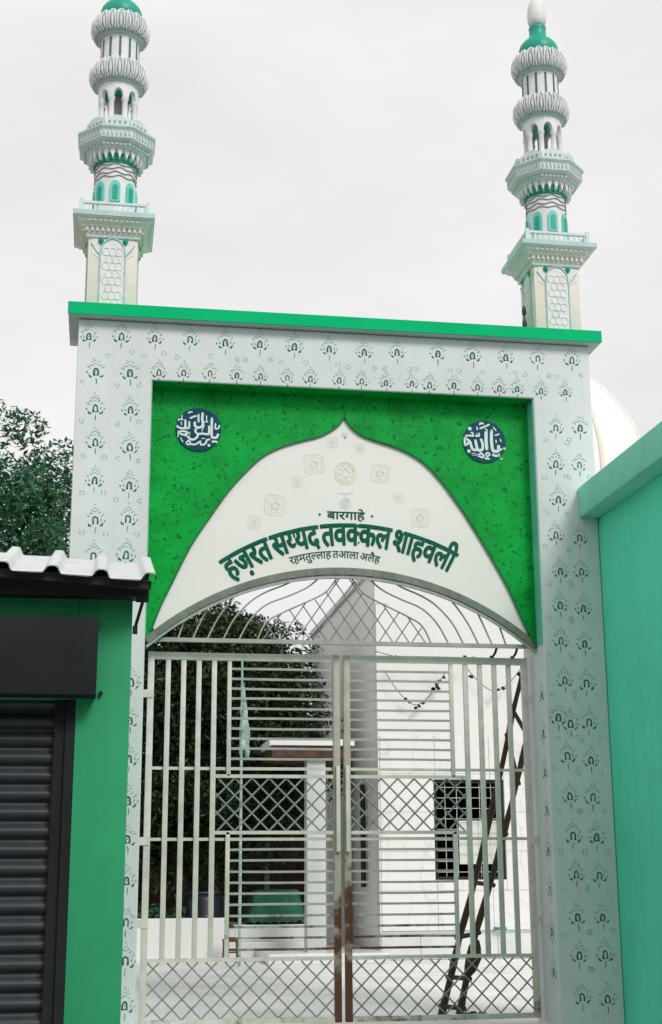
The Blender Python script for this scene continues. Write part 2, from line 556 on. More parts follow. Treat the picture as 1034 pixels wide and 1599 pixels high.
oL, oR = catmull([(1.84, 5.60)] + OGEE_L, 3), catmull([(1.84, 5.60)] + OGEE_R, 3)
ARC_C, ARC_R = (1.84, 1.31), 2.76


def arc_z(x, extra=0.0):
    return ARC_C[1] + math.sqrt(max(0.0, (ARC_R + extra) ** 2 - (x - ARC_C[0]) ** 2))

# green spandrel: front y 0.20
ol = [(0.008, 3.375), (0.008, OPEN - 0.008), (W - 0.008, OPEN - 0.008), (W - 0.008, 3.365)] + list(reversed(oR)) + oL[1:]
MB().prism(ol, 0.20, 0.30).build('spandrel_panel', M['spandrel'], gate)
# bead along the ogee edge
for pts in (oL, oR):
    MB().tube([(x, 0.203, z) for x, z in pts], 0.010, 6).build('arch_bead', M['sign_edge'], gate, smooth=60)
# white name panel, set back 2.5 cm from the spandrel, its foot following the grille arch
low = [(x, arc_z(x, -0.03)) for x in [0.10 + (3.585 - 0.10) * k / 30 for k in range(31)]]
wl = [(x, z) for x, z in oL if z > 3.45] 
wr = [(x, z) for x, z in oR if z > 3.45]
ol = list(reversed(wl))[:-1] + wr + [p for p in reversed(low)]
name_panel = MB().prism(ol, 0.222, 0.295).build('name_panel', M['sign_white'], gate)

# ---- lettering
GLYPH = json.loads('''{"\\u0939":[0.531,[[[0.321,0.069],[0.344,0.077],[0.363,0.087],[0.38,0.098],[0.393,0.112],[0.4,0.128],[0.403,0.148],[0.4,0.171],[0.39,0.191],[0.374,0.208],[0.351,0.219],[0.319,0.227],[0.28,0.229],[0.238,0.226],[0.202,0.216],[0.175,0.201],[0.154,0.179],[0.142,0.154],[0.138,0.124],[0.139,0.104],[0.143,0.084],[0.15,0.064],[0.16,0.044],[0.176,0.022],[0.197,-0.001],[0.224,-0.026],[0.259,-0.056],[0.302,-0.089],[0.248,-0.142],[0.192,-0.096],[0.145,-0.051],[0.108,-0.009],[0.08,0.034],[0.064,0.08],[0.058,0.13],[0.06,0.154],[0.065,0.177],[0.073,0.198],[0.085,0.216],[0.099,0.233],[0.115,0.248],[0.103,0.261],[0.092,0.276],[0.083,0.292],[0.075,0.31],[0.071,0.33],[0.069,0.352],[0.07,0.37],[0.073,0.386],[0.079,0.4],[0.086,0.413],[0.095,0.424],[0.106,0.433],[0.122,0.443],[0.14,0.451],[0.159,0.458],[0.179,0.462],[0.203,0.464],[0.229,0.465],[0.361,0.465],[0.361,0.551],[0.0,0.551],[0.0,0.622],[0.546,0.622],[0.546,0.551],[0.442,0.551],[0.442,0.394],[0.23,0.394],[0.186,0.391],[0.164,0.381],[0.156,0.372],[0.151,0.361],[0.149,0.347],[0.15,0.334],[0.153,0.322],[0.159,0.312],[0.183,0.284],[0.215,0.293],[0.249,0.298],[0.284,0.3],[0.327,0.298],[0.365,0.291],[0.397,0.279],[0.423,0.264],[0.444,0.245],[0.461,0.225],[0.472,0.202],[0.479,0.178],[0.481,0.153],[0.477,0.117],[0.466,0.085],[0.447,0.057],[0.421,0.034],[0.388,0.016],[0.348,0.002]]]],"\\u091c":[0.742,[[[0.653,0.551],[0.653,0.0],[0.572,0.0],[0.572,0.37],[0.435,0.37],[0.378,0.373],[0.4,0.352],[0.42,0.329],[0.436,0.303],[0.448,0.276],[0.456,0.247],[0.458,0.218],[0.456,0.189],[0.449,0.163],[0.438,0.141],[0.422,0.122],[0.404,0.107],[0.384,0.095],[0.36,0.087],[0.336,0.082],[0.31,0.08],[0.275,0.083],[0.242,0.094],[0.209,0.111],[0.177,0.135],[0.147,0.169],[0.117,0.212],[0.088,0.264],[0.059,0.327],[0.031,0.401],[0.102,0.426],[0.133,0.344],[0.165,0.276],[0.198,0.223],[0.232,0.184],[0.268,0.161],[0.306,0.153],[0.326,0.155],[0.344,0.161],[0.359,0.17],[0.37,0.184],[0.377,0.203],[0.379,0.227],[0.376,0.256],[0.365,0.283],[0.349,0.31],[0.327,0.335],[0.301,0.357],[0.273,0.377],[0.302,0.441],[0.572,0.441],[0.572,0.551],[0.0,0.551],[0.0,0.622],[0.757,0.622],[0.757,0.551]]]],"\\u0930":[0.409,[[[0.395,0.042],[0.341,-0.012],[0.302,0.021],[0.265,0.054],[0.23,0.087],[0.197,0.12],[0.166,0.151],[0.138,0.181],[0.113,0.209],[0.092,0.234],[0.075,0.256],[0.062,0.275],[0.053,0.292],[0.047,0.305],[0.04,0.34],[0.042,0.352],[0.047,0.364],[0.055,0.376],[0.067,0.385],[0.083,0.391],[0.104,0.393],[0.12,0.392],[0.134,0.388],[0.148,0.382],[0.159,0.373],[0.171,0.362],[0.181,0.349],[0.205,0.363],[0.224,0.38],[0.238,0.399],[0.248,0.42],[0.254,0.443],[0.256,0.468],[0.251,0.514],[0.239,0.551],[0.0,0.551],[0.0,0.622],[0.424,0.622],[0.424,0.551],[0.32,0.551],[0.329,0.525],[0.334,0.494],[0.336,0.458],[0.334,0.423],[0.326,0.392],[0.314,0.365],[0.298,0.341],[0.278,0.319],[0.254,0.301],[0.227,0.284],[0.198,0.268],[0.167,0.254],[0.199,0.219],[0.233,0.183],[0.272,0.147],[0.312,0.11],[0.353,0.075]]]],"\\u0924":[0.57,[[[0.481,0.551],[0.481,0.0],[0.4,0.0],[0.4,0.328],[0.291,0.328],[0.254,0.327],[0.223,0.325],[0.2,0.322],[0.18,0.317],[0.164,0.309],[0.15,0.299],[0.137,0.284],[0.129,0.263],[0.126,0.237],[0.13,0.205],[0.142,0.173],[0.163,0.143],[0.191,0.111],[0.227,0.077],[0.271,0.04],[0.217,-0.012],[0.187,0.015],[0.159,0.041],[0.132,0.068],[0.107,0.095],[0.086,0.123],[0.069,0.151],[0.055,0.18],[0.048,0.211],[0.045,0.242],[0.047,0.265],[0.051,0.286],[0.059,0.305],[0.068,0.323],[0.08,0.338],[0.093,0.351],[0.114,0.366],[0.137,0.378],[0.163,0.388],[0.193,0.394],[0.23,0.398],[0.272,0.399],[0.4,0.399],[0.4,0.551],[0.0,0.551],[0.0,0.622],[0.584,0.622],[0.584,0.551]]]],"\\u0938":[0.676,[[[0.587,0.551],[0.587,0.0],[0.506,0.0],[0.506,0.266],[0.487,0.261],[0.467,0.257],[0.448,0.254],[0.38,0.251],[0.352,0.252],[0.322,0.254],[0.292,0.259],[0.262,0.264],[0.236,0.27],[0.212,0.277],[0.167,0.253],[0.196,0.218],[0.228,0.182],[0.264,0.146],[0.301,0.11],[0.34,0.075],[0.38,0.042],[0.326,-0.012],[0.289,0.021],[0.254,0.054],[0.221,0.087],[0.189,0.12],[0.16,0.151],[0.133,0.181],[0.109,0.209],[0.089,0.234],[0.073,0.256],[0.06,0.275],[0.051,0.292],[0.046,0.305],[0.04,0.34],[0.042,0.352],[0.047,0.364],[0.055,0.376],[0.067,0.385],[0.083,0.391],[0.104,0.393],[0.12,0.392],[0.134,0.388],[0.148,0.382],[0.159,0.373],[0.171,0.362],[0.181,0.35],[0.194,0.364],[0.203,0.38],[0.21,0.399],[0.214,0.418],[0.216,0.438],[0.217,0.458],[0.213,0.512],[0.201,0.551],[0.0,0.551],[0.0,0.622],[0.691,0.622],[0.691,0.551]],[[0.369,0.322],[0.394,0.322],[0.418,0.324],[0.44,0.326],[0.462,0.329],[0.484,0.334],[0.506,0.339],[0.506,0.551],[0.281,0.551],[0.293,0.511],[0.298,0.458],[0.297,0.431],[0.294,0.407],[0.289,0.385],[0.281,0.365],[0.273,0.348],[0.262,0.333],[0.297,0.327],[0.333,0.323]]]],"\\u092f":[0.58,[[[0.595,0.622],[0.595,0.551],[0.491,0.551],[0.491,0.0],[0.41,0.0],[0.41,0.179],[0.39,0.167],[0.368,0.157],[0.343,0.147],[0.316,0.138],[0.286,0.134],[0.253,0.132],[0.197,0.139],[0.148,0.159],[0.108,0.193],[0.075,0.237],[0.052,0.291],[0.038,0.353],[0.076,0.363],[0.106,0.375],[0.13,0.39],[0.147,0.407],[0.157,0.43],[0.16,0.457],[0.159,0.475],[0.155,0.493],[0.149,0.509],[0.123,0.551],[0.0,0.551],[0.0,0.622]],[[0.129,0.301],[0.144,0.271],[0.16,0.247],[0.18,0.228],[0.202,0.214],[0.228,0.206],[0.259,0.203],[0.291,0.205],[0.32,0.212],[0.346,0.224],[0.37,0.239],[0.391,0.256],[0.41,0.274],[0.41,0.551],[0.211,0.551],[0.227,0.516],[0.237,0.481],[0.24,0.445],[0.228,0.381],[0.191,0.333]]]],"\\u0926":[0.52,[[[0.413,-0.058],[0.373,0.011],[0.342,0.073],[0.316,0.07],[0.287,0.068],[0.259,0.069],[0.231,0.073],[0.203,0.079],[0.175,0.087],[0.149,0.098],[0.125,0.113],[0.102,0.13],[0.083,0.151],[0.068,0.176],[0.056,0.204],[0.048,0.236],[0.046,0.272],[0.048,0.3],[0.053,0.325],[0.062,0.348],[0.073,0.367],[0.086,0.385],[0.102,0.401],[0.126,0.419],[0.153,0.433],[0.183,0.443],[0.216,0.45],[0.252,0.455],[0.29,0.456],[0.295,0.456],[0.295,0.551],[0.0,0.551],[0.0,0.622],[0.534,0.622],[0.534,0.551],[0.376,0.551],[0.376,0.385],[0.327,0.385],[0.291,0.384],[0.26,0.382],[0.234,0.378],[0.211,0.372],[0.191,0.365],[0.173,0.355],[0.159,0.344],[0.148,0.331],[0.139,0.317],[0.132,0.301],[0.127,0.282],[0.126,0.262],[0.13,0.229],[0.144,0.2],[0.166,0.175],[0.197,0.155],[0.237,0.144],[0.287,0.14],[0.299,0.14],[0.312,0.141],[0.306,0.176],[0.308,0.197],[0.315,0.214],[0.327,0.226],[0.341,0.234],[0.357,0.238],[0.373,0.24],[0.399,0.237],[0.421,0.229],[0.439,0.216],[0.451,0.199],[0.459,0.181],[0.461,0.162],[0.459,0.142],[0.455,0.126],[0.447,0.113],[0.436,0.102],[0.424,0.093],[0.41,0.086],[0.439,0.037],[0.48,-0.024]]]],"\\u0935":[0.556,[[[0.571,0.551],[0.467,0.551],[0.467,0.0],[0.387,0.0],[0.387,0.165],[0.368,0.153],[0.347,0.143],[0.324,0.133],[0.297,0.124],[0.267,0.12],[0.233,0.118],[0.198,0.12],[0.166,0.127],[0.137,0.139],[0.111,0.155],[0.089,0.174],[0.071,0.198],[0.057,0.224],[0.049,0.254],[0.046,0.286],[0.052,0.339],[0.072,0.383],[0.104,0.418],[0.146,0.444],[0.196,0.459],[0.255,0.464],[0.288,0.463],[0.326,0.459],[0.354,0.454],[0.349,0.381],[0.306,0.388],[0.259,0.391],[0.221,0.388],[0.188,0.379],[0.162,0.364],[0.143,0.343],[0.131,0.318],[0.127,0.287],[0.131,0.256],[0.141,0.231],[0.159,0.212],[0.181,0.199],[0.207,0.191],[0.235,0.188],[0.268,0.191],[0.298,0.198],[0.325,0.211],[0.348,0.226],[0.369,0.243],[0.387,0.26],[0.387,0.551],[0.0,0.551],[0.0,0.622],[0.571,0.622]]]],"\\u0915":[0.762,[[[0.777,0.551],[0.452,0.551],[0.452,0.349],[0.486,0.377],[0.525,0.393],[0.569,0.399],[0.61,0.394],[0.645,0.381],[0.675,0.358],[0.698,0.326],[0.711,0.286],[0.716,0.239],[0.714,0.208],[0.709,0.175],[0.701,0.141],[0.689,0.107],[0.672,0.073],[0.651,0.039],[0.579,0.08],[0.595,0.102],[0.608,0.127],[0.62,0.154],[0.629,0.182],[0.634,0.21],[0.636,0.237],[0.634,0.266],[0.627,0.289],[0.617,0.307],[0.602,0.32],[0.584,0.327],[0.562,0.33],[0.526,0.322],[0.489,0.298],[0.452,0.258],[0.452,0.0],[0.371,0.0],[0.371,0.174],[0.354,0.161],[0.334,0.148],[0.312,0.136],[0.286,0.126],[0.258,0.12],[0.226,0.118],[0.195,0.12],[0.166,0.126],[0.138,0.137],[0.112,0.152],[0.09,0.171],[0.071,0.195],[0.057,0.222],[0.049,0.254],[0.046,0.29],[0.052,0.34],[0.07,0.382],[0.101,0.417],[0.141,0.443],[0.189,0.459],[0.244,0.464],[0.296,0.461],[0.339,0.454],[0.333,0.381],[0.293,0.388],[0.249,0.391],[0.213,0.388],[0.183,0.379],[0.159,0.365],[0.141,0.345],[0.131,0.321],[0.127,0.292],[0.13,0.26],[0.141,0.234],[0.158,0.214],[0.179,0.199],[0.202,0.191],[0.228,0.188],[0.256,0.19],[0.282,0.197],[0.307,0.209],[0.329,0.224],[0.351,0.241],[0.371,0.26],[0.371,0.551],[0.0,0.551],[0.0,0.622],[0.777,0.622]]]],"\\u0932":[0.678,[[[0.0,0.551],[0.0,0.622],[0.693,0.622],[0.693,0.551],[0.589,0.551],[0.589,0.0],[0.508,0.0],[0.508,0.355],[0.494,0.356],[0.478,0.355],[0.462,0.351],[0.445,0.344],[0.429,0.334],[0.413,0.319],[0.397,0.301],[0.382,0.276],[0.369,0.245],[0.356,0.208],[0.279,0.232],[0.288,0.261],[0.299,0.288],[0.311,0.313],[0.295,0.324],[0.279,0.334],[0.263,0.342],[0.246,0.348],[0.228,0.352],[0.209,0.353],[0.184,0.35],[0.164,0.343],[0.148,0.33],[0.136,0.313],[0.128,0.294],[0.126,0.271],[0.128,0.246],[0.136,0.222],[0.148,0.199],[0.164,0.175],[0.185,0.151],[0.21,0.127],[0.239,0.1],[0.272,0.071],[0.309,0.04],[0.255,-0.012],[0.217,0.021],[0.182,0.053],[0.149,0.084],[0.119,0.114],[0.094,0.145],[0.073,0.176],[0.057,0.207],[0.048,0.24],[0.045,0.275],[0.048,0.308],[0.056,0.337],[0.07,0.362],[0.087,0.382],[0.108,0.398],[0.131,0.411],[0.156,0.419],[0.18,0.424],[0.204,0.426],[0.233,0.424],[0.259,0.42],[0.285,0.412],[0.308,0.4],[0.332,0.387],[0.354,0.37],[0.396,0.401],[0.444,0.42],[0.499,0.426],[0.508,0.426],[0.508,0.551]]]],"\\u0936":[0.68,[[[0.122,0.189],[0.1,0.191],[0.08,0.197],[0.064,0.207],[0.05,0.22],[0.043,0.236],[0.04,0.255],[0.042,0.273],[0.048,0.287],[0.058,0.299],[0.071,0.307],[0.086,0.312],[0.104,0.314],[0.142,0.307],[0.156,0.3],[0.172,0.29],[0.191,0.276],[0.222,0.29],[0.25,0.309],[0.273,0.335],[0.291,0.366],[0.301,0.402],[0.305,0.443],[0.302,0.478],[0.292,0.508],[0.275,0.533],[0.254,0.551],[0.228,0.562],[0.199,0.566],[0.18,0.565],[0.165,0.56],[0.153,0.553],[0.145,0.542],[0.14,0.53],[0.138,0.516],[0.148,0.484],[0.156,0.472],[0.169,0.463],[0.186,0.454],[0.208,0.447],[0.236,0.442],[0.27,0.44],[0.253,0.37],[0.196,0.378],[0.149,0.394],[0.113,0.418],[0.087,0.447],[0.071,0.48],[0.066,0.517],[0.07,0.549],[0.082,0.577],[0.102,0.6],[0.129,0.618],[0.163,0.628],[0.204,0.632],[0.235,0.63],[0.264,0.622],[0.292,0.611],[0.318,0.594],[0.34,0.573],[0.359,0.547],[0.373,0.516],[0.381,0.48],[0.384,0.44],[0.38,0.395],[0.369,0.353],[0.35,0.312],[0.324,0.276],[0.292,0.246],[0.254,0.221],[0.284,0.194],[0.313,0.165],[0.341,0.135],[0.368,0.103],[0.392,0.073],[0.414,0.043],[0.35,-0.001],[0.317,0.044],[0.286,0.084],[0.258,0.118],[0.23,0.147],[0.204,0.172],[0.179,0.194]],[[0.591,0.551],[0.591,0.0],[0.51,0.0],[0.51,0.551],[0.421,0.551],[0.421,0.622],[0.695,0.622],[0.695,0.551]]]],"\\u092c":[0.571,[[[0.585,0.551],[0.482,0.551],[0.482,0.0],[0.401,0.0],[0.401,0.165],[0.382,0.153],[0.36,0.143],[0.336,0.133],[0.308,0.124],[0.276,0.12],[0.241,0.118],[0.205,0.12],[0.171,0.127],[0.141,0.139],[0.113,0.155],[0.09,0.174],[0.071,0.198],[0.057,0.224],[0.049,0.254],[0.046,0.286],[0.053,0.339],[0.073,0.383],[0.107,0.418],[0.151,0.444],[0.204,0.459],[0.265,0.464],[0.299,0.463],[0.339,0.459],[0.369,0.454],[0.363,0.385],[0.318,0.392],[0.268,0.395],[0.23,0.392],[0.365,0.224],[0.401,0.256],[0.401,0.551],[0.0,0.551],[0.0,0.622],[0.585,0.622]],[[0.127,0.287],[0.131,0.255],[0.142,0.229],[0.161,0.21],[0.184,0.195],[0.212,0.187],[0.242,0.184],[0.277,0.187],[0.308,0.195],[0.168,0.37],[0.145,0.348],[0.132,0.321]]]],"\\u0917":[0.563,[[[0.208,0.551],[0.208,0.234],[0.207,0.218],[0.202,0.204],[0.196,0.193],[0.186,0.185],[0.174,0.18],[0.16,0.178],[0.143,0.18],[0.125,0.187],[0.107,0.199],[0.089,0.214],[0.074,0.231],[0.06,0.25],[0.049,0.27],[0.043,0.289],[0.041,0.308],[0.043,0.322],[0.047,0.335],[0.055,0.345],[0.066,0.353],[0.082,0.357],[0.102,0.359],[0.127,0.359],[0.127,0.551],[0.0,0.551],[0.0,0.622],[0.578,0.622],[0.578,0.551],[0.474,0.551],[0.474,0.0],[0.393,0.0],[0.393,0.551]]]],"\\u092e":[0.598,[[[0.509,0.551],[0.509,0.0],[0.428,0.0],[0.428,0.25],[0.207,0.25],[0.207,0.213],[0.205,0.193],[0.201,0.177],[0.193,0.166],[0.182,0.157],[0.171,0.153],[0.159,0.151],[0.146,0.152],[0.133,0.157],[0.119,0.164],[0.105,0.173],[0.092,0.183],[0.08,0.196],[0.069,0.209],[0.059,0.223],[0.051,0.237],[0.044,0.251],[0.04,0.265],[0.039,0.278],[0.041,0.289],[0.045,0.3],[0.053,0.309],[0.064,0.315],[0.08,0.32],[0.1,0.321],[0.126,0.321],[0.126,0.551],[0.0,0.551],[0.0,0.622],[0.612,0.622],[0.612,0.551]],[[0.428,0.551],[0.207,0.551],[0.207,0.321],[0.428,0.321]]]],"\\u0905":[0.764,[[[0.47,0.218],[0.465,0.175],[0.45,0.141],[0.425,0.114],[0.392,0.095],[0.354,0.084],[0.312,0.08],[0.257,0.087],[0.206,0.108],[0.159,0.144],[0.115,0.196],[0.071,0.267],[0.029,0.356],[0.1,0.382],[0.129,0.316],[0.16,0.26],[0.193,0.215],[0.228,0.18],[0.265,0.16],[0.305,0.153],[0.329,0.155],[0.349,0.161],[0.367,0.171],[0.38,0.185],[0.388,0.203],[0.391,0.227],[0.389,0.251],[0.382,0.273],[0.371,0.293],[0.356,0.312],[0.338,0.33],[0.318,0.347],[0.26,0.341],[0.255,0.411],[0.296,0.415],[0.328,0.423],[0.352,0.435],[0.367,0.451],[0.377,0.471],[0.38,0.494],[0.377,0.516],[0.37,0.533],[0.357,0.546],[0.34,0.555],[0.322,0.56],[0.302,0.562],[0.278,0.561],[0.256,0.558],[0.235,0.552],[0.215,0.545],[0.193,0.536],[0.171,0.525],[0.146,0.594],[0.165,0.603],[0.186,0.612],[0.211,0.62],[0.237,0.627],[0.267,0.631],[0.298,0.632],[0.346,0.628],[0.386,0.615],[0.418,0.593],[0.441,0.565],[0.454,0.532],[0.459,0.495],[0.452,0.447],[0.429,0.407],[0.392,0.375],[0.412,0.355],[0.437,0.352],[0.462,0.351],[0.486,0.35],[0.543,0.353],[0.594,0.363],[0.594,0.551],[0.521,0.551],[0.521,0.622],[0.779,0.622],[0.779,0.551],[0.675,0.551],[0.675,0.0],[0.594,0.0],[0.594,0.29],[0.547,0.282],[0.498,0.279],[0.455,0.282],[0.463,0.262],[0.468,0.24]]]],"\\u093e":[0.259,[[[0.17,0.551],[0.17,0.0],[0.089,0.0],[0.089,0.551],[-0.0,0.551],[-0.0,0.622],[0.273,0.622],[0.273,0.551]]]],"\\u0940":[0.259,[[[-0.185,0.615],[-0.195,0.638],[-0.204,0.66],[-0.211,0.682],[-0.216,0.704],[-0.219,0.726],[-0.22,0.748],[-0.215,0.789],[-0.201,0.824],[-0.178,0.855],[-0.146,0.878],[-0.107,0.891],[-0.061,0.896],[-0.023,0.893],[0.01,0.883],[0.039,0.868],[0.064,0.845],[0.087,0.815],[0.108,0.779],[0.127,0.734],[0.145,0.682],[0.163,0.622],[0.273,0.622],[0.273,0.551],[0.17,0.551],[0.17,0.0],[0.089,0.0],[0.089,0.551],[-0.0,0.551],[-0.0,0.622],[0.087,0.622],[0.068,0.685],[0.049,0.736],[0.029,0.776],[0.005,0.803],[-0.023,0.82],[-0.057,0.825],[-0.082,0.822],[-0.102,0.814],[-0.118,0.801],[-0.13,0.782],[-0.137,0.76],[-0.139,0.733],[-0.138,0.711],[-0.135,0.691],[-0.129,0.672],[-0.105,0.615]]]],"\\u0947":[0.0,[[[-0.169,0.615],[-0.183,0.664],[-0.197,0.705],[-0.21,0.74],[-0.225,0.767],[-0.24,0.788],[-0.256,0.804],[-0.274,0.815],[-0.293,0.821],[-0.315,0.823],[-0.354,0.819],[-0.385,0.809],[-0.409,0.882],[-0.382,0.89],[-0.351,0.894],[-0.318,0.896],[-0.284,0.893],[-0.252,0.885],[-0.224,0.871],[-0.199,0.85],[-0.175,0.821],[-0.153,0.784],[-0.133,0.737],[-0.113,0.681],[-0.094,0.615]]]],"\\u0948":[0.0,[[[-0.179,0.615],[-0.196,0.639],[-0.213,0.659],[-0.228,0.674],[-0.243,0.684],[-0.258,0.692],[-0.272,0.698],[-0.32,0.703],[-0.361,0.697],[-0.402,0.682],[-0.428,0.751],[-0.38,0.767],[-0.363,0.77],[-0.345,0.772],[-0.326,0.773],[-0.297,0.771],[-0.27,0.763],[-0.246,0.752],[-0.224,0.735],[-0.204,0.716],[-0.187,0.692],[-0.183,0.694],[-0.196,0.726],[-0.209,0.753],[-0.222,0.775],[-0.235,0.792],[-0.249,0.805],[-0.263,0.815],[-0.279,0.822],[-0.296,0.826],[-0.316,0.827],[-0.356,0.823],[-0.386,0.813],[-0.409,0.882],[-0.382,0.89],[-0.351,0.894],[-0.318,0.896],[-0.284,0.893],[-0.252,0.885],[-0.224,0.871],[-0.199,0.85],[-0.175,0.821],[-0.153,0.784],[-0.133,0.737],[-0.113,0.681],[-0.094,0.615]]]],"\\u0941":[0.0,[[[-0.248,-0.012],[-0.212,0.001],[-0.174,0.008],[-0.136,0.011],[-0.09,0.007],[-0.051,-0.006],[-0.019,-0.028],[0.004,-0.056],[0.017,-0.09],[0.022,-0.129],[0.017,-0.167],[0.001,-0.201],[-0.024,-0.229],[-0.06,-0.251],[-0.104,-0.264],[-0.157,-0.268],[-0.219,-0.263],[-0.275,-0.248],[-0.325,-0.222],[-0.37,-0.188],[-0.414,-0.147],[-0.455,-0.1],[-0.394,-0.057],[-0.368,-0.087],[-0.344,-0.113],[-0.32,-0.136],[-0.296,-0.155],[-0.271,-0.17],[-0.246,-0.182],[-0.218,-0.19],[-0.189,-0.194],[-0.157,-0.196],[-0.098,-0.188],[-0.063,-0.163],[-0.051,-0.122],[-0.054,-0.102],[-0.062,-0.086],[-0.075,-0.073],[-0.093,-0.064],[-0.111,-0.059],[-0.131,-0.057],[-0.179,-0.062],[-0.222,-0.079]]]],"\\u093c":[0.0,[[[-0.338,-0.134],[-0.336,-0.119],[-0.331,-0.105],[-0.321,-0.093],[-0.31,-0.084],[-0.297,-0.078],[-0.283,-0.076],[-0.268,-0.078],[-0.255,-0.084],[-0.244,-0.093],[-0.235,-0.105],[-0.23,-0.119],[-0.228,-0.134],[-0.23,-0.15],[-0.235,-0.164],[-0.244,-0.176],[-0.255,-0.185],[-0.268,-0.19],[-0.283,-0.192],[-0.297,-0.19],[-0.31,-0.185],[-0.321,-0.176],[-0.331,-0.164],[-0.336,-0.15]]]]}''')


def clip_x(L, xc):
    out = []
    for i in range(len(L)):
        a, b = L[i], L[(i + 1) % len(L)]
        if a[0] <= xc:
            out.append(a)
        if (a[0] <= xc) != (b[0] <= xc):
            t = (xc - a[0]) / (b[0] - a[0])
            out.append((xc, a[1] + t * (b[1] - a[1])))
    return out

GAP = 0.13
HALF = {'\u092f': 0.40, '\u0915': 0.60, '\u0932': 0.50}


def layout(tokens):
    """tokens: list of glyph names, 'X+' marks a half form; returns contours and width"""
    x, out, last = 0.0, [], 0.0
    for t in tokens:
        if t == ' ':
            x += 0.26
            continue
        half = t.endswith('+')
        c = t[0]
        adv, cs = GLYPH[c]
        if half:
            cs = [clip_x(L, HALF[c] - (.004 if i else 0)) for i, L in enumerate(cs)]
            cs = [L for L in cs if len(L) > 2]
            adv = HALF[c] - 0.005
        out += [[(px + x, py) for px, py in L] for L in cs]
        x += adv
    return out, x


def lettering(words, warp, y, bold, parent):
    """each word becomes one raised lettering mesh; warp maps (u, v) text units to (x, z)"""
    u = 0.0
    for w in words:
        mb = MB()
        x = u
        for gi, tk in enumerate(w):
            cs, adv = layout([tk])
            loops, pts2 = [], []
            for L in cs:
                P = []
                for i in range(len(L)):
                    a, b = L[i], L[(i + 1) % len(L)]
                    n = max(1, int(math.hypot(b[0] - a[0], b[1] - a[1]) / 0.15))
                    P += [(a[0] + (b[0] - a[0]) * k / n, a[1] + (b[1] - a[1]) * k / n) for k in range(n)]
                P = [warp(x + px, py) for px, py in P]
                P = [p for i, p in enumerate(P) if math.hypot(p[0] - P[i - 1][0], p[1] - P[i - 1][1]) > 1e-5]
                loops.append(list(range(len(pts2), len(pts2) + len(P))))
                pts2 += [Vector(p) for p in P]
                ring = P + P[:2]
                if not tk.endswith('+'):
                    mb.tube([(px, y + 0.0003 * (gi % 3), pz) for px, pz in ring], bold, 5, caps=False)
                else:
                    lim = warp(x + HALF[tk[0]] - .012, .3)[0]
                    run = []
                    for px, pz in ring:
                        if px < lim:
                            run.append((px, y + 0.0003 * (gi % 3), pz))
                        else:
                            if len(run) > 1:
                                mb.tube(run, bold, 5, caps=False)
                            run = []
                    if len(run) > 1:
                        mb.tube(run, bold, 5, caps=False)
            area = lambda L: sum(pts2[L[i - 1]].x * pts2[L[i]].y - pts2[L[i]].x * pts2[L[i - 1]].y for i in range(len(L)))
            sg0 = area(max(loops, key=lambda L: abs(area(L)))) > 0
            holes = [L for L in loops if (area(L) > 0) != sg0]
            for oi, L in enumerate([L for L in loops if (area(L) > 0) == sg0]):
                polys = [[Vector((pts2[i].x, pts2[i].y, 0)) for i in Q] for Q in [L] + holes]
                flat = [v for Q in polys for v in Q]
                mb.add([(v.x, y - bold * .7 - 0.0003 * (gi % 3) - 0.0002 * oi, v.y) for v in flat], [tuple(f) for f in geometry.tessellate_polygon(polys)])
            x += adv
        mb.build('lettering', M['letter'], parent)
        u = x + GAP

hz, jn, rr_, tt = '\u0939', '\u091c', '\u0930', '\u0924'
main = [['\u0939', '\u091c', '\u093c', '\u0930', '\u0924'], ['\u0938', '\u092f+', '\u092f', '\u0926'],
        ['\u0924', '\u0935', '\u0915+', '\u0915', '\u0932'], ['\u0936', '\u093e', '\u0939', '\u0935', '\u0932', '\u0940']]


def text_len(words):
    return sum(layout(w)[1] for w in words) + GAP * (len(words) - 1)

TL = text_len(main)


def warp_main(u, v):
    Rr, cx, zt = 2.15, 1.905, 4.49
    a0, a1 = -math.asin((1.905 - 0.665) / Rr), math.asin((2.925 - 1.905) / Rr)
    a = a0 + (a1 - a0) * u / TL
    r_ = Rr + (v - 0.622) * 0.325
    return cx + r_ * math.sin(a), zt - Rr + r_ * math.cos(a)

lettering(main, warp_main, 0.219, 0.0088, name_panel)
top_words = [['\u092c', '\u093e', '\u0930', '\u0917', '\u093e', '\u0939', '\u0947']]
T2 = text_len(top_words)
lettering(top_words, lambda u, v: (1.67 + (2.03 - 1.67) * u / T2, 4.535 + v * 0.115), 0.219, 0.0028, name_panel)
low_words = [['\u0930', '\u0939', '\u092e', '\u0924', '\u0941', '\u0932+', '\u0932', '\u093e', '\u0939'], ['\u0924', '\u0905', '\u093e', '\u0932', '\u093e'], ['\u0905', '\u0932', '\u0948', '\u0939']]
T3 = text_len(low_words)


def warp_low(u, v):
    Rr, cx, zt = 1.6, 1.80, 4.228
    a = (-0.50 + 0.88 * u / T3) / Rr
    r_ = Rr + (v - 0.622) * 0.105
    return cx + r_ * math.sin(a), zt - Rr + r_ * math.cos(a)

lettering(low_words, warp_low, 0.219, 0.0014, name_panel)
for dx in (1.60, 2.10):
    MB().lathe([(0.011, 0), (0.011, 0.005)], 10).build('lettering_dot', M['letter'], name_panel).matrix_local = Matrix.Translation((dx, 0.221, 4.575)) @ Matrix.Rotation(R(90), 4, 'X')

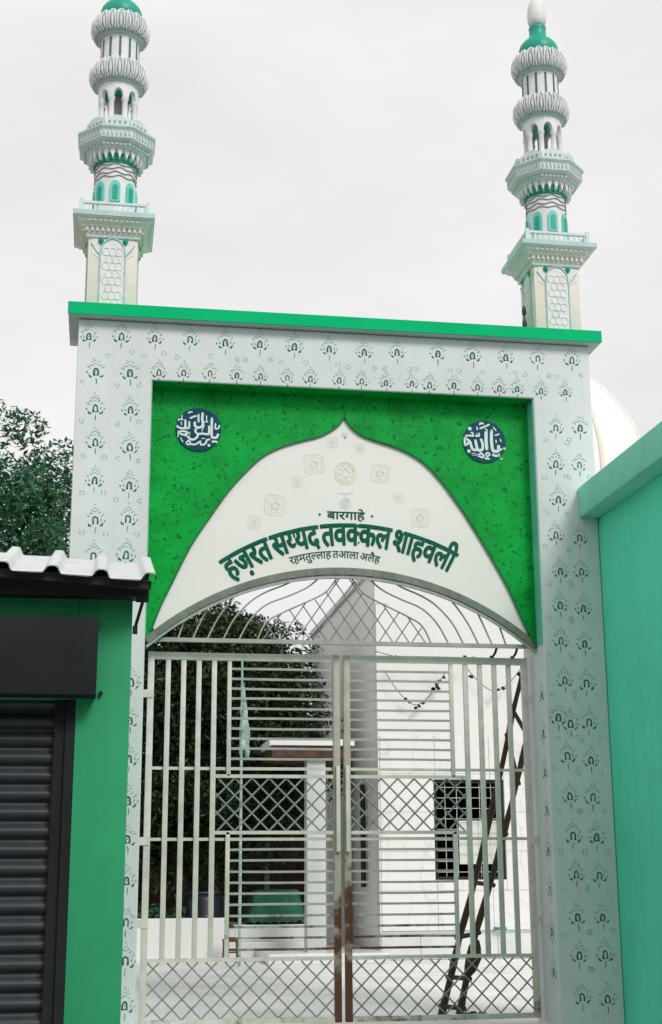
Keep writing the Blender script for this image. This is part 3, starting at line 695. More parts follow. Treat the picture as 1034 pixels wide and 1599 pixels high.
# ---- faint painted ornaments on the name panel
def orn_square(x, z, s, rot, m_):
    mb = MB()
    c, s_ = math.cos(rot), math.sin(rot)
    tr = lambda p: (x + p[0] * c - p[1] * s_, z + p[0] * s_ + p[1] * c)
    h = s / 2
    ring = [(-h, -h * .7), (-h * .7, -h), (h * .7, -h), (h, -h * .7), (h, h * .7), (h * .7, h), (-h * .7, h), (-h, h * .7), (-h, -h * .7)]
    mb.stroke([tr(p) for p in ring], s * 0.075, 0.2212)
    mb.stroke([tr((p[0] * .72, p[1] * .72)) for p in ring], s * 0.05, 0.2212)
    for k in range(5):
        a = k * 2 * PI / 5
        P = [(s * .26 * math.cos(a + t * 1.5) * (1 - t * .6), s * .26 * math.sin(a + t * 1.5) * (1 - t * .6)) for t in (0, .25, .5, .75, 1)]
        mb.stroke([tr(p) for p in P], s * 0.06, 0.2185)
    mb.build('painted_ornament', m_, name_panel)

for (x, z), s, r_, m_ in [((1.178, 4.649), .19, -.12, 'ornament'), ((1.548, 5.063), .18, .15, 'ornament'), ((2.182, 5.0), .17, -.2, 'ornament'), ((2.565, 4.574), .17, -.12, 'ornament'),
                          ((0.981, 4.476), .12, 0, 'ornament_grey'), ((1.389, 4.881), .10, .1, 'ornament_grey'), ((1.727, 5.286), .10, .2, 'ornament_grey'), ((1.992, 5.234), .10, 0, 'ornament_grey'), ((2.351, 4.767), .10, .1, 'ornament_grey')]:
    orn_square(x, z, s, r_, M[m_])
mb = MB()
for rr, ww in ((0.10, 0.012), (0.078, 0.008), (0.035, 0.01)):
    mb.stroke([(1.848 + rr * math.cos(a * PI / 10), 4.987 + rr * 1.1 * math.sin(a * PI / 10)) for a in range(21)], ww, 0.219)
for k in range(8):
    a = k * PI / 4
    mb.stroke([(1.848 + .04 * math.cos(a), 4.987 + .044 * math.sin(a)), (1.848 + .07 * math.cos(a + .3), 4.987 + .077 * math.sin(a + .3))], 0.01, 0.2185)
mb.build('painted_ornament', M['ornament'], name_panel)
mb = MB()
mb.stroke([(1.77, 4.786), (1.80, 4.79), (1.89, 4.79), (1.925, 4.786)], 0.01, 0.219).stroke([(1.846, 4.79), (1.846, 4.765)], 0.03, 0.2185)
for k in range(3):
    mb.stroke([(1.846 + (.05 - k * .018) * math.cos(a * PI / 8), 4.692 + (.05 - k * .018) * math.sin(a * PI / 8)) for a in range(17)], 0.012, 0.219)
mb.build('painted_ornament', M['ornament_grey'], name_panel)
mb = MB()
for a in (-.7, -.25, .25, .7):
    mb.stroke([(1.848, 5.33), (1.848 + .05 * math.sin(a), 5.33 + .07 * math.cos(a))], 0.012, 0.219)
mb.build('painted_ornament', M['ornament'], name_panel)

# ---- calligraphy roundels (strokes given in a 1034-unit box)
CAL_L = [([(735, 300), (733, 470), (737, 640), (765, 668), (825, 655), (848, 590)], 36), ([(800, 400), (798, 500), (850, 490), (868, 430)], 24), ([(572, 215), (565, 330), (578, 420), (550, 480), (480, 492), (438, 455), (440, 385)], 36),
         ([(500, 245), (500, 330), (505, 400)], 28), ([(350, 335), (410, 300), (470, 282)], 28), ([(315, 240), (355, 215), (395, 215)], 24), ([(640, 265), (642, 375)], 22), ([(600, 395), (640, 380), (668, 385)], 16),
         ([(685, 450), (688, 590), (640, 608), (560, 600), (500, 612), (455, 575), (452, 530), (480, 520)], 32), ([(500, 612), (480, 670), (420, 715), (365, 710), (325, 665), (350, 605), (300, 650), (270, 640)], 32),
         ([(605, 440), (560, 560)], 20), ([(212, 275), (212, 345)], 20), ([(140, 375), (190, 355), (235, 362)], 24), ([(270, 355), (272, 500), (215, 520), (150, 500), (125, 470)], 32), ([(338, 385), (338, 505), (272, 515)], 30),
         ([(200, 400), (210, 460)], 20), ([(165, 580), (250, 572), (312, 590), (280, 628), (215, 632), (170, 600)], 28), ([(150, 570), (152, 680)], 22), ([(290, 790), (335, 740), (370, 790), (330, 810), (290, 790)], 24),
         ([(370, 800), (450, 805), (500, 770), (540, 745), (545, 800), (600, 800), (640, 760), (650, 715), (710, 700)], 26), ([(690, 810)], 44), ([(735, 745), (780, 735), (835, 745)], 30), ([(195, 690), (240, 770)], 22), ([(560, 690), (620, 690)], 18)]
CAL_R = [([(530, 315), (545, 330), (540, 500), (550, 690)], 50), ([(632, 315), (645, 340), (640, 500), (655, 680), (700, 705), (762, 690), (768, 585)], 48), ([(440, 480), (470, 560), (472, 660), (430, 700), (375, 680), (340, 500)], 42),
         ([(375, 690), (300, 695), (265, 640), (245, 560), (215, 520)], 40), ([(235, 540), (195, 585), (150, 610), (145, 540), (150, 480), (190, 505), (230, 530)], 34), ([(425, 295), (520, 250), (620, 200)], 30), ([(425, 225), (455, 185), (510, 200)], 30),
         ([(680, 250), (735, 320)], 28), ([(705, 410), (750, 395), (795, 372)], 24), ([(725, 490), (725, 550)], 26), ([(805, 465), (818, 525)], 26), ([(810, 665)], 44), ([(872, 648)], 40), ([(155, 440), (230, 430), (300, 435), (290, 375), (265, 390)], 28),
         ([(335, 435), (410, 430), (412, 370)], 26), ([(375, 430), (372, 380)], 20), ([(376, 320), (384, 300), (376, 250)], 20), ([(245, 300)], 60), ([(215, 725)], 56), ([(270, 785), (350, 790), (465, 835), (468, 775), (430, 750), (400, 790), (300, 770), (270, 785)], 26),
         ([(490, 790), (540, 815), (600, 770), (560, 740), (520, 790), (520, 845), (600, 855)], 26), ([(655, 800), (670, 770), (710, 795), (775, 775), (760, 810)], 34), ([(815, 845)], 26)]


def roundel(cx, cz, strokes, zc):
    d = MB()
    n = 40
    ring = [(cx + 0.212 * math.cos(2 * PI * k / n), cz + 0.212 * math.sin(2 * PI * k / n)) for k in range(n)]
    o = d.prism(ring, 0.188, 0.199).build('roundel', M['roundel'], gate)
    mb = MB()
    sc = 0.43 / 800
    for k, (pts, w) in enumerate(strokes):
        P = [(cx + (x - zc[0]) * sc, cz - (z - zc[1]) * sc) for x, z in pts]
        if len(P) > 2:
            P = catmull(P, 3)
        mb.stroke(P, w * sc * 1.2, 0.1845 - 0.0002 * (k % 5))
    mb.build('calligraphy', M['script'], o)

roundel(0.45, 5.349, CAL_L, (505, 525))
roundel(3.21, 5.350, CAL_R, (510, 530))

# ---- stencilled flower motifs and small rosettes (flat paint on the wall)
def motif_mesh(seed):
    r = random.Random(seed)
    j = lambda: r.uniform(-0.006, 0.006)
    mb = MB()
    D = lambda pts, w: mb.stroke([(x + j() * .5, z + j() * .5) for x, z in pts], w * r.uniform(.65, 1.05), 0, 0)
    Lt = lambda pts, w: mb.stroke([(x + j(), z + j()) for x, z in pts], w * r.uniform(.6, 1.0), 0.0003, 1)
    D([(-.024, -.034), (-.017, -.030), (-.019, -.006), (-.015, .018), (0, .030), (.015, .018), (.019, -.006), (.017, -.030), (.024, -.034)], .0135)          # bell
    if r.random() < .6:
        D([(-.022, -.034), (.022, -.034)], .010)
    if r.random() < .5:
        D([(-.004, .0), (.004, .0)], .016)
    for s in (-1, 1):
        if r.random() < .93:
            D([(s * .034, -.050), (s * .050, -.046), (s * .062, -.030)], .014)
        if r.random() < .85:
            D([(s * .070, -.016), (s * .082, .000)], .011)
        if r.random() < .6:
            D([(s * .044, -.012), (s * .052, .008)], .009)
        Lt([(s * .050, .028), (s * .066, .044), (s * .074, .040)], .010)
        Lt([(s * .020, .058), (s * .040, .064), (s * .052, .056)], .010)
        Lt([(s * .016, .090), (s * .038, .088)], .010)
        if r.random() < .6:
            Lt([(s * .014, .118), (s * .026, .112)], .010)
    if r.random() < .8:
        Lt([(-.016, .070), (.016, .070)], .009)
    Lt([(-.012, .104), (.012, .104)], .009)
    if r.random() < .7:
        Lt([(0, .125), (0, .142)], .014)
    D([(0, -.062), (j(), -.085), (j(), -.118)], .008)
    return mb.mesh('stencil_motif', [M['stencil'], M['stencil_light']])


def rosette_mesh(seed):
    r = random.Random(seed)
    mb = MB()
    s = .019
    for k in range(8):
        if r.random() < .8:
            a = k * PI / 4 + r.uniform(-.15, .15)
            mb.stroke([(s * math.cos(a - .3), s * math.sin(a - .3)), (s * 1.15 * math.cos(a), s * 1.15 * math.sin(a)), (s * math.cos(a + .3), s * math.sin(a + .3))], .0085, 0)
    if r.random() < .4:
        mb.stroke([(0, 0)], .012, 0)
    return mb.mesh('stencil_rosette', M['rosette'])

motifs = [motif_mesh(k) for k in range(7)]
rosettes = [rosette_mesh(50 + k) for k in range(6)]
TOP = [(-0.591, 6.148), (-0.292, 6.165), (0.016, 6.163), (0.344, 6.169), (0.674, 6.155), (1.001, 6.161), (1.331, 6.153), (1.663, 6.146), (2.003, 6.132), (2.322, 6.149), (2.725, 6.158), (3.068, 6.157), (3.401, 6.156), (3.723, 6.16), (4.068, 6.165)]
ROW2 = [(0.062, 5.83), (0.292, 5.835), (0.536, 5.84), (0.787, 5.838), (1.01, 5.84), (1.264, 5.834), (1.483, 5.84), (1.759, 5.836), (1.975, 5.84), (2.21, 5.836), (2.46, 5.839), (2.635, 5.835), (2.874, 5.843), (3.108, 5.836), (3.325, 5.837), (3.503, 5.839), (3.741, 5.831), (3.986, 5.83)]
LP = [(-0.515, 5.806), (-0.205, 5.809), (-0.508, 5.452), (-0.189, 5.449), (-0.497, 5.127), (-0.184, 5.092), (-0.49, 4.764), (-0.179, 4.728), (-0.471, 4.395), (-0.181, 4.417), (-0.476, 4.065), (-0.188, 4.086), (-0.11, 2.944), (-0.111, 2.61), (-0.107, 2.279), (-0.107, 1.927), (-0.103, 1.605), (-0.098, 1.262), (-0.093, 0.923), (-0.089, 0.615), (-0.084, 0.26)]
RP = [(3.872, 5.46), (4.117, 5.471), (3.855, 5.099), (4.091, 5.096), (3.863, 4.744), (3.822, 4.398), (4.054, 4.375), (3.849, 4.047), (4.056, 4.053), (3.833, 3.723), (4.056, 3.698), (3.824, 3.391), (4.051, 3.366), (3.843, 3.023), (4.05, 2.997), (3.765, 2.682), (3.878, 2.625), (4.056, 2.638), (3.834, 2.335), (4.056, 2.296), (3.84, 1.975), (4.056, 1.965), (3.852, 1.626), (4.073, 1.615), (3.865, 1.292), (4.079, 1.28), (3.858, 0.925), (4.089, 0.923), (3.859, 0.601), (4.095, 0.608), (3.865, 0.254), (4.097, 0.234)]
r_ = random.Random(3)
for P in (TOP, ROW2, LP, RP):
    for i, (x, z) in enumerate(P):
        s = r_.uniform(.93, 1.07) * (0.86 if P is ROW2 else 1.0)
        link('stencil_motif', motifs[r_.randrange(7)], gate, (x, -0.0025, z), (0, r_.uniform(-.07, .07), 0), (s, 1, s))
        if P is TOP:
            for dx, dz in ((.10, -.16), (.20, -.17)):
                if x + dx < 4.22 and r_.random() < .9:
                    link('stencil_rosette', rosettes[r_.randrange(6)], gate, (x + dx + r_.uniform(-.02, .02), -0.0025, z + dz + r_.uniform(-.015, .015)))
        elif P is not ROW2:
            for dx in (-.115, .095):
                xx = x + dx + r_.uniform(-.012, .012)
                if (XL + .03 < xx < -.03 or W + .04 < xx < XR - .03) and r_.random() < .85:
                    link('stencil_rosette', rosettes[r_.randrange(6)], gate, (xx, -0.0025, z - .13 + r_.uniform(-.02, .02)))
# motifs that wrap onto the inner cheek of the right pier (seen edge-on)
for k, z in enumerate((2.9, 2.55, 2.2, 1.86, 1.5, 1.16, 0.8, 0.46)):
    link('stencil_motif', motifs[k % 7], gate, (W - 0.0025, 0.13, z), (0, 0, R(-90)))

# ================================================================== steel arch grille over the gate leaves
grille = thing('arch_grille', 'segmental steel arch grille of curved rods and diamond lattice above the gate leaves', 'grille', (0, 0, 0))
GY = 0.27
xs = [0.02 + (3.64 - 0.02) * k / 40 for k in range(41)]
mb = MB()
for k in range(40):
    a, b = xs[k], xs[k + 1]
    mb.bar((a, GY - .03, arc_z(a) - .035), (b + .002, GY - .03, arc_z(b) - .035), .065, .08)
mb.build('arch_beam', M['arch_steel'], grille)
mb = MB()
for k in range(40):
    a, b = xs[k], xs[k + 1]
    mb.bar((a, GY - .045, arc_z(a) - .092), (b + .002, GY - .045, arc_z(b) - .092), .022, .03)
mb.build('inner_arch_bar', M['steel_thin'], grille)
MB().box((0.005, GY - .02, 3.352), (3.655, GY + .02, 3.388)).build('transom', M['steel_thin'], grille)
BARS = [[(2.663, 3.364), (2.576, 3.543), (2.44, 3.631), (2.24, 3.726), (2.05, 3.821), (1.96, 3.91), (1.861, 4.054)], [(2.829, 3.367), (2.723, 3.564), (2.579, 3.707), (2.379, 3.793), (2.197, 3.88), (2.071, 3.987), (2.007, 4.067)],
        [(2.976, 3.361), (2.871, 3.567), (2.728, 3.729), (2.582, 3.826), (2.363, 3.921), (2.245, 4.01), (2.2, 4.054)], [(3.119, 3.364), (3.019, 3.571), (2.895, 3.751), (2.769, 3.886)], [(3.254, 3.357), (3.168, 3.556), (3.098, 3.701), (3.026, 3.782)], [(3.384, 3.36), (3.342, 3.486), (3.3, 3.614), (3.274, 3.65)]]
for B in BARS:
    for s in (1, -1):
        P = [(1.84 + s * (x - 1.84), GY + (.006 if s > 0 else -.006), min(z, arc_z(x) - .06)) for x, z in catmull(B, 4)]
        MB().tube(P, 0.0085, 6).build('curved_rod', M['steel_thin'], grille, smooth=60)
B1 = catmull(BARS[0], 6)


def inner_top(x):
    d = abs(x - 1.84)
    for (xa, za), (xb, zb) in zip(B1, B1[1:]):
        if xb - 1.84 <= d <= xa - 1.84:
            return za + (zb - za) * ((d + 1.84 - xa) / (xb - xa) if xb != xa else 0)
    return 4.03 if d < .03 else 3.36
slope = 1.45
for s in (1, -1):
    for k in range(-9, 10):
        x0 = 1.84 + k * 0.155
        P = []
        for q in range(0, 60):
            z = 3.37 + q * 0.0115
            x = x0 + s * (z - 3.37) / slope
            if abs(x - 1.84) < .82 and z < inner_top(x):
                P.append((x, z))
            elif P:
                break
        if len(P) > 4:
            MB().tube([(P[0][0], GY + .012 + s * .004, P[0][1]), (P[-1][0], GY + .012 + s * .004, P[-1][1])], 0.006, 5).build('lattice_rod', M['lattice'], grille, smooth=60)

# ================================================================== the two gate leaves
DY = 0.42


def gate_leaf(label, x_out, x_in, seed):
    """x_out: hinge side, x_in: meeting side"""
    s = 1 if x_in > x_out else -1
    t = thing('gate_leaf', label, 'gate', (x_out, DY, 0), 'steel gate leaves')
    X = lambda d: s * d                      # local x measured from the hinge stile towards the middle
    wdt = abs(x_in - x_out)
    r = random.Random(seed)

    def vbar(d, z0, z1, w, dep, name, m_, y=0.0):
        a, b = sorted((X(d - w / 2), X(d + w / 2)))
        MB().box((a, y - dep / 2, z0), (b, y + dep / 2, z1), bev=0.004).build(name, m_, t, smooth=40)

    def hbar(d0, d1, z, h, dep, name, m_, y=0.0):
        a, b = sorted((X(d0), X(d1)))
        sag = r.uniform(-.004, .004)
        mb = MB()
        n = 4
        pts = [(a + (b - a) * k / n, z + sag * math.sin(PI * k / n)) for k in range(n + 1)]
        for (xa, za), (xb, zb) in zip(pts, pts[1:]):
            mb.bar((xa, y, za), (xb + .0015, y, zb), h, dep)
        mb.build(name, m_, t)

    ZB, ZT = 0.05, 3.28
    vbar(.03, ZB, ZT, .058, .05, 'hinge_stile', M['steel'])
    vbar(wdt - .034, ZB, ZT, .062, .055, 'meeting_stile', M['stile'])
    hbar(.06, wdt - .066, ZT - .034, .064, .045, 'top_rail', M['steel'])
    hbar(.06, wdt - .066, 0.585, .032, .036, 'mesh_rail', M['steel'])
    hbar(.06, wdt - .066, 0.075, .045, .04, 'bottom_rail', M['steel'])
    # tall bars
    for d in (.185, .325, .465, .605):
        vbar(d, .602, ZT - .067, .046, .030, 'upright_bar', M['steel'], -.002)
    for z0, z1 in ((2.165, ZT - .067), (.602, 1.675)):
        vbar(.745, z0, z1, .038, .028, 'short_bar', M['steel'], -.002)
    # full-width rails behind the bars
    for z in (2.235, 1.612):
        hbar(.06, wdt - .066, z, .026, .018, 'cross_rail', M['steel'], .024)
    hbar(.60, wdt - .066, 2.165, .03, .03, 'lattice_rail', M['steel'], -.001)
    hbar(.60, wdt - .066, 1.668, .03, .03, 'lattice_rail', M['steel'], -.001)
    # horizontal slats
    for k in range(10):
        hbar(.764, wdt - .066, 3.135 - k * .0905, .020, .022, 'slat', M['steel_thin'])
    for k in range(10):
        hbar(.764, wdt - .066, 1.520 - k * .0945, .020, .022, 'slat', M['steel_thin'])
    # diamond lattices
    def lattice(d0, d1, z0, z1, pitch, rad):
        h = z1 - z0
        for sg, yo in ((1, -.006), (-1, .006)):
            k0 = int((d0 - h) / pitch) - 1
            for k in range(k0, int((d1 + h) / pitch) + 2):
                c = k * pitch + .03
                # line d = c + sg*(z - z0)
                za, zb = z0, z1
                da, db = c, c + sg * h
                if sg > 0:
                    if da < d0: za += d0 - da; da = d0
                    if db > d1: zb -= db - d1; db = d1
                else:
                    if da > d1: za += da - d1; da = d1
                    if db < d0: zb -= d0 - db; db = d0
                if zb - za > .03:
                    MB().tube([(X(da), yo, za), (X(db), yo, zb)], rad, 5).build('lattice_rod', M['lattice'], t, smooth=60)
    lattice(.63, wdt - .068, 1.684, 2.148, .155, .0085)
    lattice(.062, wdt - .068, .098, .568, .168, .0075)
    # long pull handle beside the meeting edge
    vbar(wdt - .030, 1.50, 2.26, .036, .03, 'handle_bar', M['steel'], -.050)
    for z in (1.56, 2.2):
        a, b = sorted((X(wdt - .042), X(wdt - .018)))
        MB().box((a, -.036, z - .015), (b, -.026, z + .015)).build('handle_bracket', M['steel'], t)
    # hinge plates
    for z in (0.9, 1.60, 2.9):
        a, b = sorted((X(-.035), X(.05)))
        MB().box((a, -.034, z - .04), (b, -.0265, z + .03)).build('hinge_plate', M['steel'], t)
    return t

gate_leaf('left steel gate leaf, dark trees showing behind its bars', 0.045, 1.812, 1)
gate_leaf('right steel gate leaf, white wall and ladder showing behind its bars', 3.615, 1.840, 2)
# anchor clips on the transom ends, small dark iron hooks
for x in (3.30, 3.50):
    h = MB().tube([(x, 0.33, 3.36), (x - .02, 0.32, 3.31), (x - .05, .32, 3.27), (x - .07, .32, 3.28)], .012, 6).build('wire_hook', M['wire'], smooth=60)
    tag(h, 'small black hook hanging under the transom, ' + ('nearer the right pier' if x > 3.4 else 'farther from the right pier'), 'hook', 'hooks under the transom')

# ================================================================== minarets
def build_minaret():
    t = thing('minaret', 'x', 'minaret', (0, 0, 0), 'minarets on the gate piers')
    h = .235
    MB().box((-h, -h, 0), (h, h, .80), bev=.012).build('shaft', M['min_cream'], t, smooth=40)
    # carved faces of the shaft: pale panel, teal arch line, tracery
    for q in range(4):
        rot = Matrix.Rotation(q * PI / 2, 4, 'Z')
        p = MB()
        p.box((-.115, -h - .006, 0), (.115, -h - .002, .66))
        pts = [(-.115, .58)] + [(.115 * math.cos(PI - PI * k / 12), .62 + .14 * math.sin(PI * k / 12)) for k in range(13)] + [(.115, .58)]
        o = MB().prism([(-.2, .6), (-.2, .757), (.2, .757), (.2, .6), (.115, .55), (-.115, .55)], -h - .004, -h - .0015).build('shaft_spandrel', M['min_white'], t)
        o.matrix_local = rot
        o = p.build('shaft_panel', M['min_white'], t)
        o.matrix_local = rot
        tr = MB()
        for s in (-1, 1):
            tr.tube([(s * .118, -h - .008, 0), (s * .118, -h - .008, .58)], .008, 6, 0)
            tr.tube([(s * .118, -h - .008, .58), (s * .16, -h - .008, .63), (s * .205, -h - .008, .70)], .006, 6, 0)
        tr.tube([(x, -h - .008, z) for x, z in pts], .009, 6, 0)
        o2 = tr.build('arch_moulding', M['min_teal'], t, smooth=60)
        o2.matrix_local = rot
        tr = MB()
        for row in range(9):
            for c in (-1, 0, 1):
                cx = c * .062 + (.031 if row % 2 else 0)
                cz = .03 + row * .074
                if abs(cx) < .085:
                    tr.tube([(cx + .036 * math.cos(a * PI / 3), -h - .008, cz + .042 * math.sin(a * PI / 3)) for a in range(7)], .0045, 5, 0, caps=False)
        o3 = tr.build('tracery', M['min_white'], t, smooth=60)
        o3.matrix_local = rot
        g = MB()
        for s in (-1, 1):
            o4 = MB().lathe([(.004, -.03), (.026, 0), (.026, .02), (.004, .025)], 8, c=(s * .115, -h - .010, .722)).build('drop_boss', M['min_green'], t, smooth=50)
            o4.matrix_local = rot
    # square flared cornice
    prof = [(.237, .76), (.252, .76), (.252, .79), (.262, .80), (.268, .845), (.30, .86), (.30, .875), (.34, .895), (.345, .915), (.372, .922), (.378, .93)]
    k2 = math.sqrt(2)
    sq = lambda P: [(r * k2, z) for r, z in P]
    c = MB().lathe(sq(prof), 4, rot=PI / 4).build('cornice', M['min_white'], t)
    MB().lathe(sq([(.36, .931), (.385, .931), (.388, .98), (.36, .983)]), 4, rot=PI / 4).build('cornice_edge', M['min_teal'], c)
    MB().lathe(sq([(.255, .765), (.2555, .765), (.2555, .782), (.255, .782)]), 4, rot=PI / 4).build('cornice_band', M['min_teal'], c)
    for q in range(4):
        rot = Matrix.Rotation(q * PI / 2, 4, 'Z')
        d = MB()
        for k in range(11):
            x = -.25 + k * .05
            d.box((x - .014, -.293, .815), (x + .014, -.262, .857))
            if k < 10:
                d.box((x + .012, -.352, .890), (x + .036, -.333, .913))
        o = d.build('dentils', M['min_cream'], c)
        o['kind'] = 'stuff'
        o.matrix_local = rot
    # little pierced balustrade on the cornice
    for q in range(4):
        rot = Matrix.Rotation(q * PI / 2, 4, 'Z')
        d = MB()
        a = .315
        d.box((-a, -a - .012, 0.984), (a, -a + .012, 1.006))
        d.box((-a, -a - .016, 1.075), (a, -a + .016, 1.10))
        for k in range(12):
            x = -a + .03 + k * (2 * a - .06) / 11
            d.box((x - .011, -a - .008, 1.005), (x + .011, -a + .008, 1.077))
        d.box((-a - .018, -a - .018, 0.984), (-a + .02, -a + .02, 1.12))
        o = d.build('balustrade', M['min_pale'], t)
        o.matrix_local = rot
    # lower drum with eight arched windows
    drum = MB().lathe([(.205, .985), (.205, 1.16), (.2, 1.165), (.2, 1.60)], 40).build('drum', M['min_white'], t, smooth=40)
    for k in range(8):
        a = -PI / 2 + k * PI / 4
        rot = Matrix.Rotation(a + PI / 2, 4, 'Z')
        arch = lambda w, z0, z1, tip: [(-w, z0), (w, z0), (w, z1)] + [(w * math.cos(PI * q / 8), z1 + tip * math.sin(PI * q / 8)) for q in range(1, 8)] + [(-w, z1)]
        f = MB().prism(arch(.050, 1.17, 1.335, .065), -.212, -.17).build('window', M['min_aqua'], drum)
        f.matrix_local = rot
        f = MB().prism(arch(.025, 1.195, 1.32, .03), -.2165, -.2).build('window_pane', M['min_green'], drum)
        f.matrix_local = rot
    # wavy mouldings
    for i, z in enumerate((1.445, 1.485, 1.53, 1.57)):
        P = [(.203 * math.cos(a), .203 * math.sin(a), z + .010 * math.sin(8 * a + (1.5 if i % 2 else 0))) for a in [2 * PI * k / 64 for k in range(65)]]
        MB().tube(P, .0065, 5, caps=False).build('wave_moulding', M['min_grey'], drum, smooth=60)
    # octagonal balcony
    o8 = PI / 8
    b = MB().lathe([(.20, 1.595), (.215, 1.60), (.225, 1.64), (.255, 1.66), (.262, 1.70), (.315, 1.72), (.322, 1.75), (.385, 1.775), (.392, 1.79), (.378, 1.80), (.378, 1.855), (.40, 1.875), (.402, 1.90), (.30, 1.93)], 8, rot=o8).build('balcony', M['min_white'], t)
    MB().lathe([(.206, 1.592), (.216, 1.597), (.216, 1.606), (.206, 1.61)], 32).build('balcony_ring', M['min_green'], b)
    MB().lathe([(.39, 1.876), (.407, 1.88), (.408, 1.902), (.36, 1.912)], 8, rot=o8).build('balcony_edge', M['min_teal'], b)
    for k in range(24):
        a = 2 * PI * (k + .5) / 24
        rot = Matrix.Rotation(a + PI / 2, 4, 'Z')
        tip = MB().prism([(-.026, 1.705), (.026, 1.705), (.014, 1.65), (0, 1.605), (-.014, 1.65)], -.268, -.205).build('bracket', M['min_white'], b)
        tip.matrix_local = rot
    g = MB().lathe([(.222, 1.61), (.230, 1.645), (.258, 1.664), (.20, 1.664)], 24).build('balcony_gap', M['min_green'], b)
    for k in range(8):
        a = k * PI / 4
        rot = Matrix.Rotation(a + PI / 2, 4, 'Z')
        d = MB()
        for q in range(7):
            x = -.125 + q * .0417
            d.box((x - .009, -.364, 1.805), (x + .009, -.342, 1.852))
            d.box((x - .012, -.315, 1.722), (x + .012, -.288, 1.745))
        o = d.build('dentils', M['min_teal'], b)
        o['kind'] = 'stuff'
        o.matrix_local = rot
        # scalloped parapet panel
        top = [(-.118 + .236 * q / 12, 2.0 + .05 * math.sin(PI * q / 12)) for q in range(13)]
        o = MB().prism([(-.118, 1.90), (.118, 1.90)] + list(reversed(top)), -.302, -.278).build('parapet', M['min_pale'], t)
        o.matrix_local = rot
        d = MB()
        for q in range(4):
            x = -.075 + q * .05
            d.box((x - .012, -.305, 1.955), (x + .012, -.3005, 1.985))
        o2 = d.build('parapet_hole', M['min_grey'], o)
        o2['kind'] = 'stuff'
    # open lantern on eight columns
    MB().lathe([(.24, 1.93), (.24, 1.940), (.215, 1.970), (.215, 1.990)], 32).build('lantern_floor', M['min_white'], t, smooth=40)
    for k in range(8):
        a = k * PI / 4 + PI / 8
        MB().lathe([(.036, 1.990), (.036, 2.020), (.029, 2.030), (.027, 2.280), (.036, 2.295), (.036, 2.320)], 10, c=(.172 * math.cos(a), .172 * math.sin(a), 0)).build('column', M['min_white'], t, smooth=40)
    n = 96
    mb = MB()
    r0, r1, zt = .155, .200, 2.490
    low_ = []
    for k in range(n):
        th = (k / n * 8 - .5) % 1.0 - .5        # -0.5..0.5 within one bay; 0 at bay centre between columns
        w = abs(th) / .33
        low_.append(2.315 + (.095 * math.sqrt(1 - w * w) if w < 1 else 0))
    vs_ = []
    for k in range(n):
        a = 2 * PI * k / n - PI / 8 + PI / 8
        for rr, z in ((r1, low_[k]), (r1, zt), (r0, zt), (r0, low_[k])):
            vs_.append((rr * math.cos(a), rr * math.sin(a), z))
    fs = []
    for k in range(n):
        k2_ = (k + 1) % n
        for q in range(4):
            q2 = (q + 1) % 4
            fs.append((4 * k + q, 4 * k2_ + q, 4 * k2_ + q2, 4 * k + q2))
    mb.add(vs_, fs).build('arcade', M['min_white'], t, smooth=30)
    MB().lathe([(.156, 2.405), (.156, 2.440), (.01, 2.470)], 24).build('lantern_ceiling', M['min_green'], t)
    MB().lathe([(.055, 1.980), (.055, 2.420)], 12).build('lantern_core', M['min_grey'], t, smooth=40)
    # lobed rings
    def lobed(zc, name):
        prof = []
        for q in range(17):
            a = -PI / 2 + PI * q / 16
            prof.append((.205 + .082 * math.cos(a), zc + .125 * math.sin(a)))
        return MB().lathe(prof, 144, mod=lambda a, j: 1 - (.11 * (1 - abs(math.cos(10 * a))) ** 1.3) * math.sin(PI * j / 16) ** .7).build(name, M['min_teal'] if False else M['min_ring'], t, smooth='full')
    for zc in (2.610, 3.145):
        pt = MB()
        for k in range(20):
            a0 = 2 * PI * k / 20
            P = []
            for q in range(13):
                u = q / 12 * 2 - 1
                e = R(62) - R(118) * abs(u) ** 1.5
                da = .145 * math.copysign(abs(u) ** .6, u) * (1 if abs(u) < .8 else 1 - (abs(u) - .8) * 1.5)
                rr = .209 + .084 * math.cos(e)
                P.append((rr * math.cos(a0 + da), rr * math.sin(a0 + da), zc + .127 * math.sin(e)))
            pt.tube(P, .0085, 5)
            P = [((.206 + .084 * math.cos(e)) * math.cos(a0), (.206 + .084 * math.cos(e)) * math.sin(a0), zc + .127 * math.sin(e)) for e in (R(-45), R(-15), R(15))]
            pt.tube(P, [.006, .016, .005], 5)
        o = pt.build('petal_relief', M['min_white'], t, smooth=60)
        o['kind'] = 'stuff'
        lobed(zc, 'petal_ring')
        for dz, m_ in ((-.118, 'min_teal'), (.112, 'min_teal')):
            MB().lathe([(.2, zc + dz - .012), (.222, zc + dz - .008), (.222, zc + dz + .008), (.2, zc + dz + .012)], 36).build('ring_moulding', M[m_], t, smooth=40)
    # fluted neck
    nk = MB().lathe([(.19, 2.720), (.19, 3.040)], 36).build('fluted_drum', M['min_white'], t, smooth=40)
    for k in range(12):
        a = k * PI / 6
        rot = Matrix.Rotation(a, 4, 'Z')
        o = MB().box((-.011, -.1935, 2.750), (.011, -.185, 2.990)).build('flute', M['min_slot'], nk)
        o.matrix_local = rot
    # green onion cap and white finial
    MB().lathe([(.19, 3.245), (.205, 3.265), (.212, 3.310), (.210, 3.350), (.195, 3.395), (.165, 3.435), (.125, 3.465), (.10, 3.495), (.09, 3.540), (.088, 3.600), (.094, 3.620), (.085, 3.635)], 36).build('cap', M['min_green'], t, smooth=50)
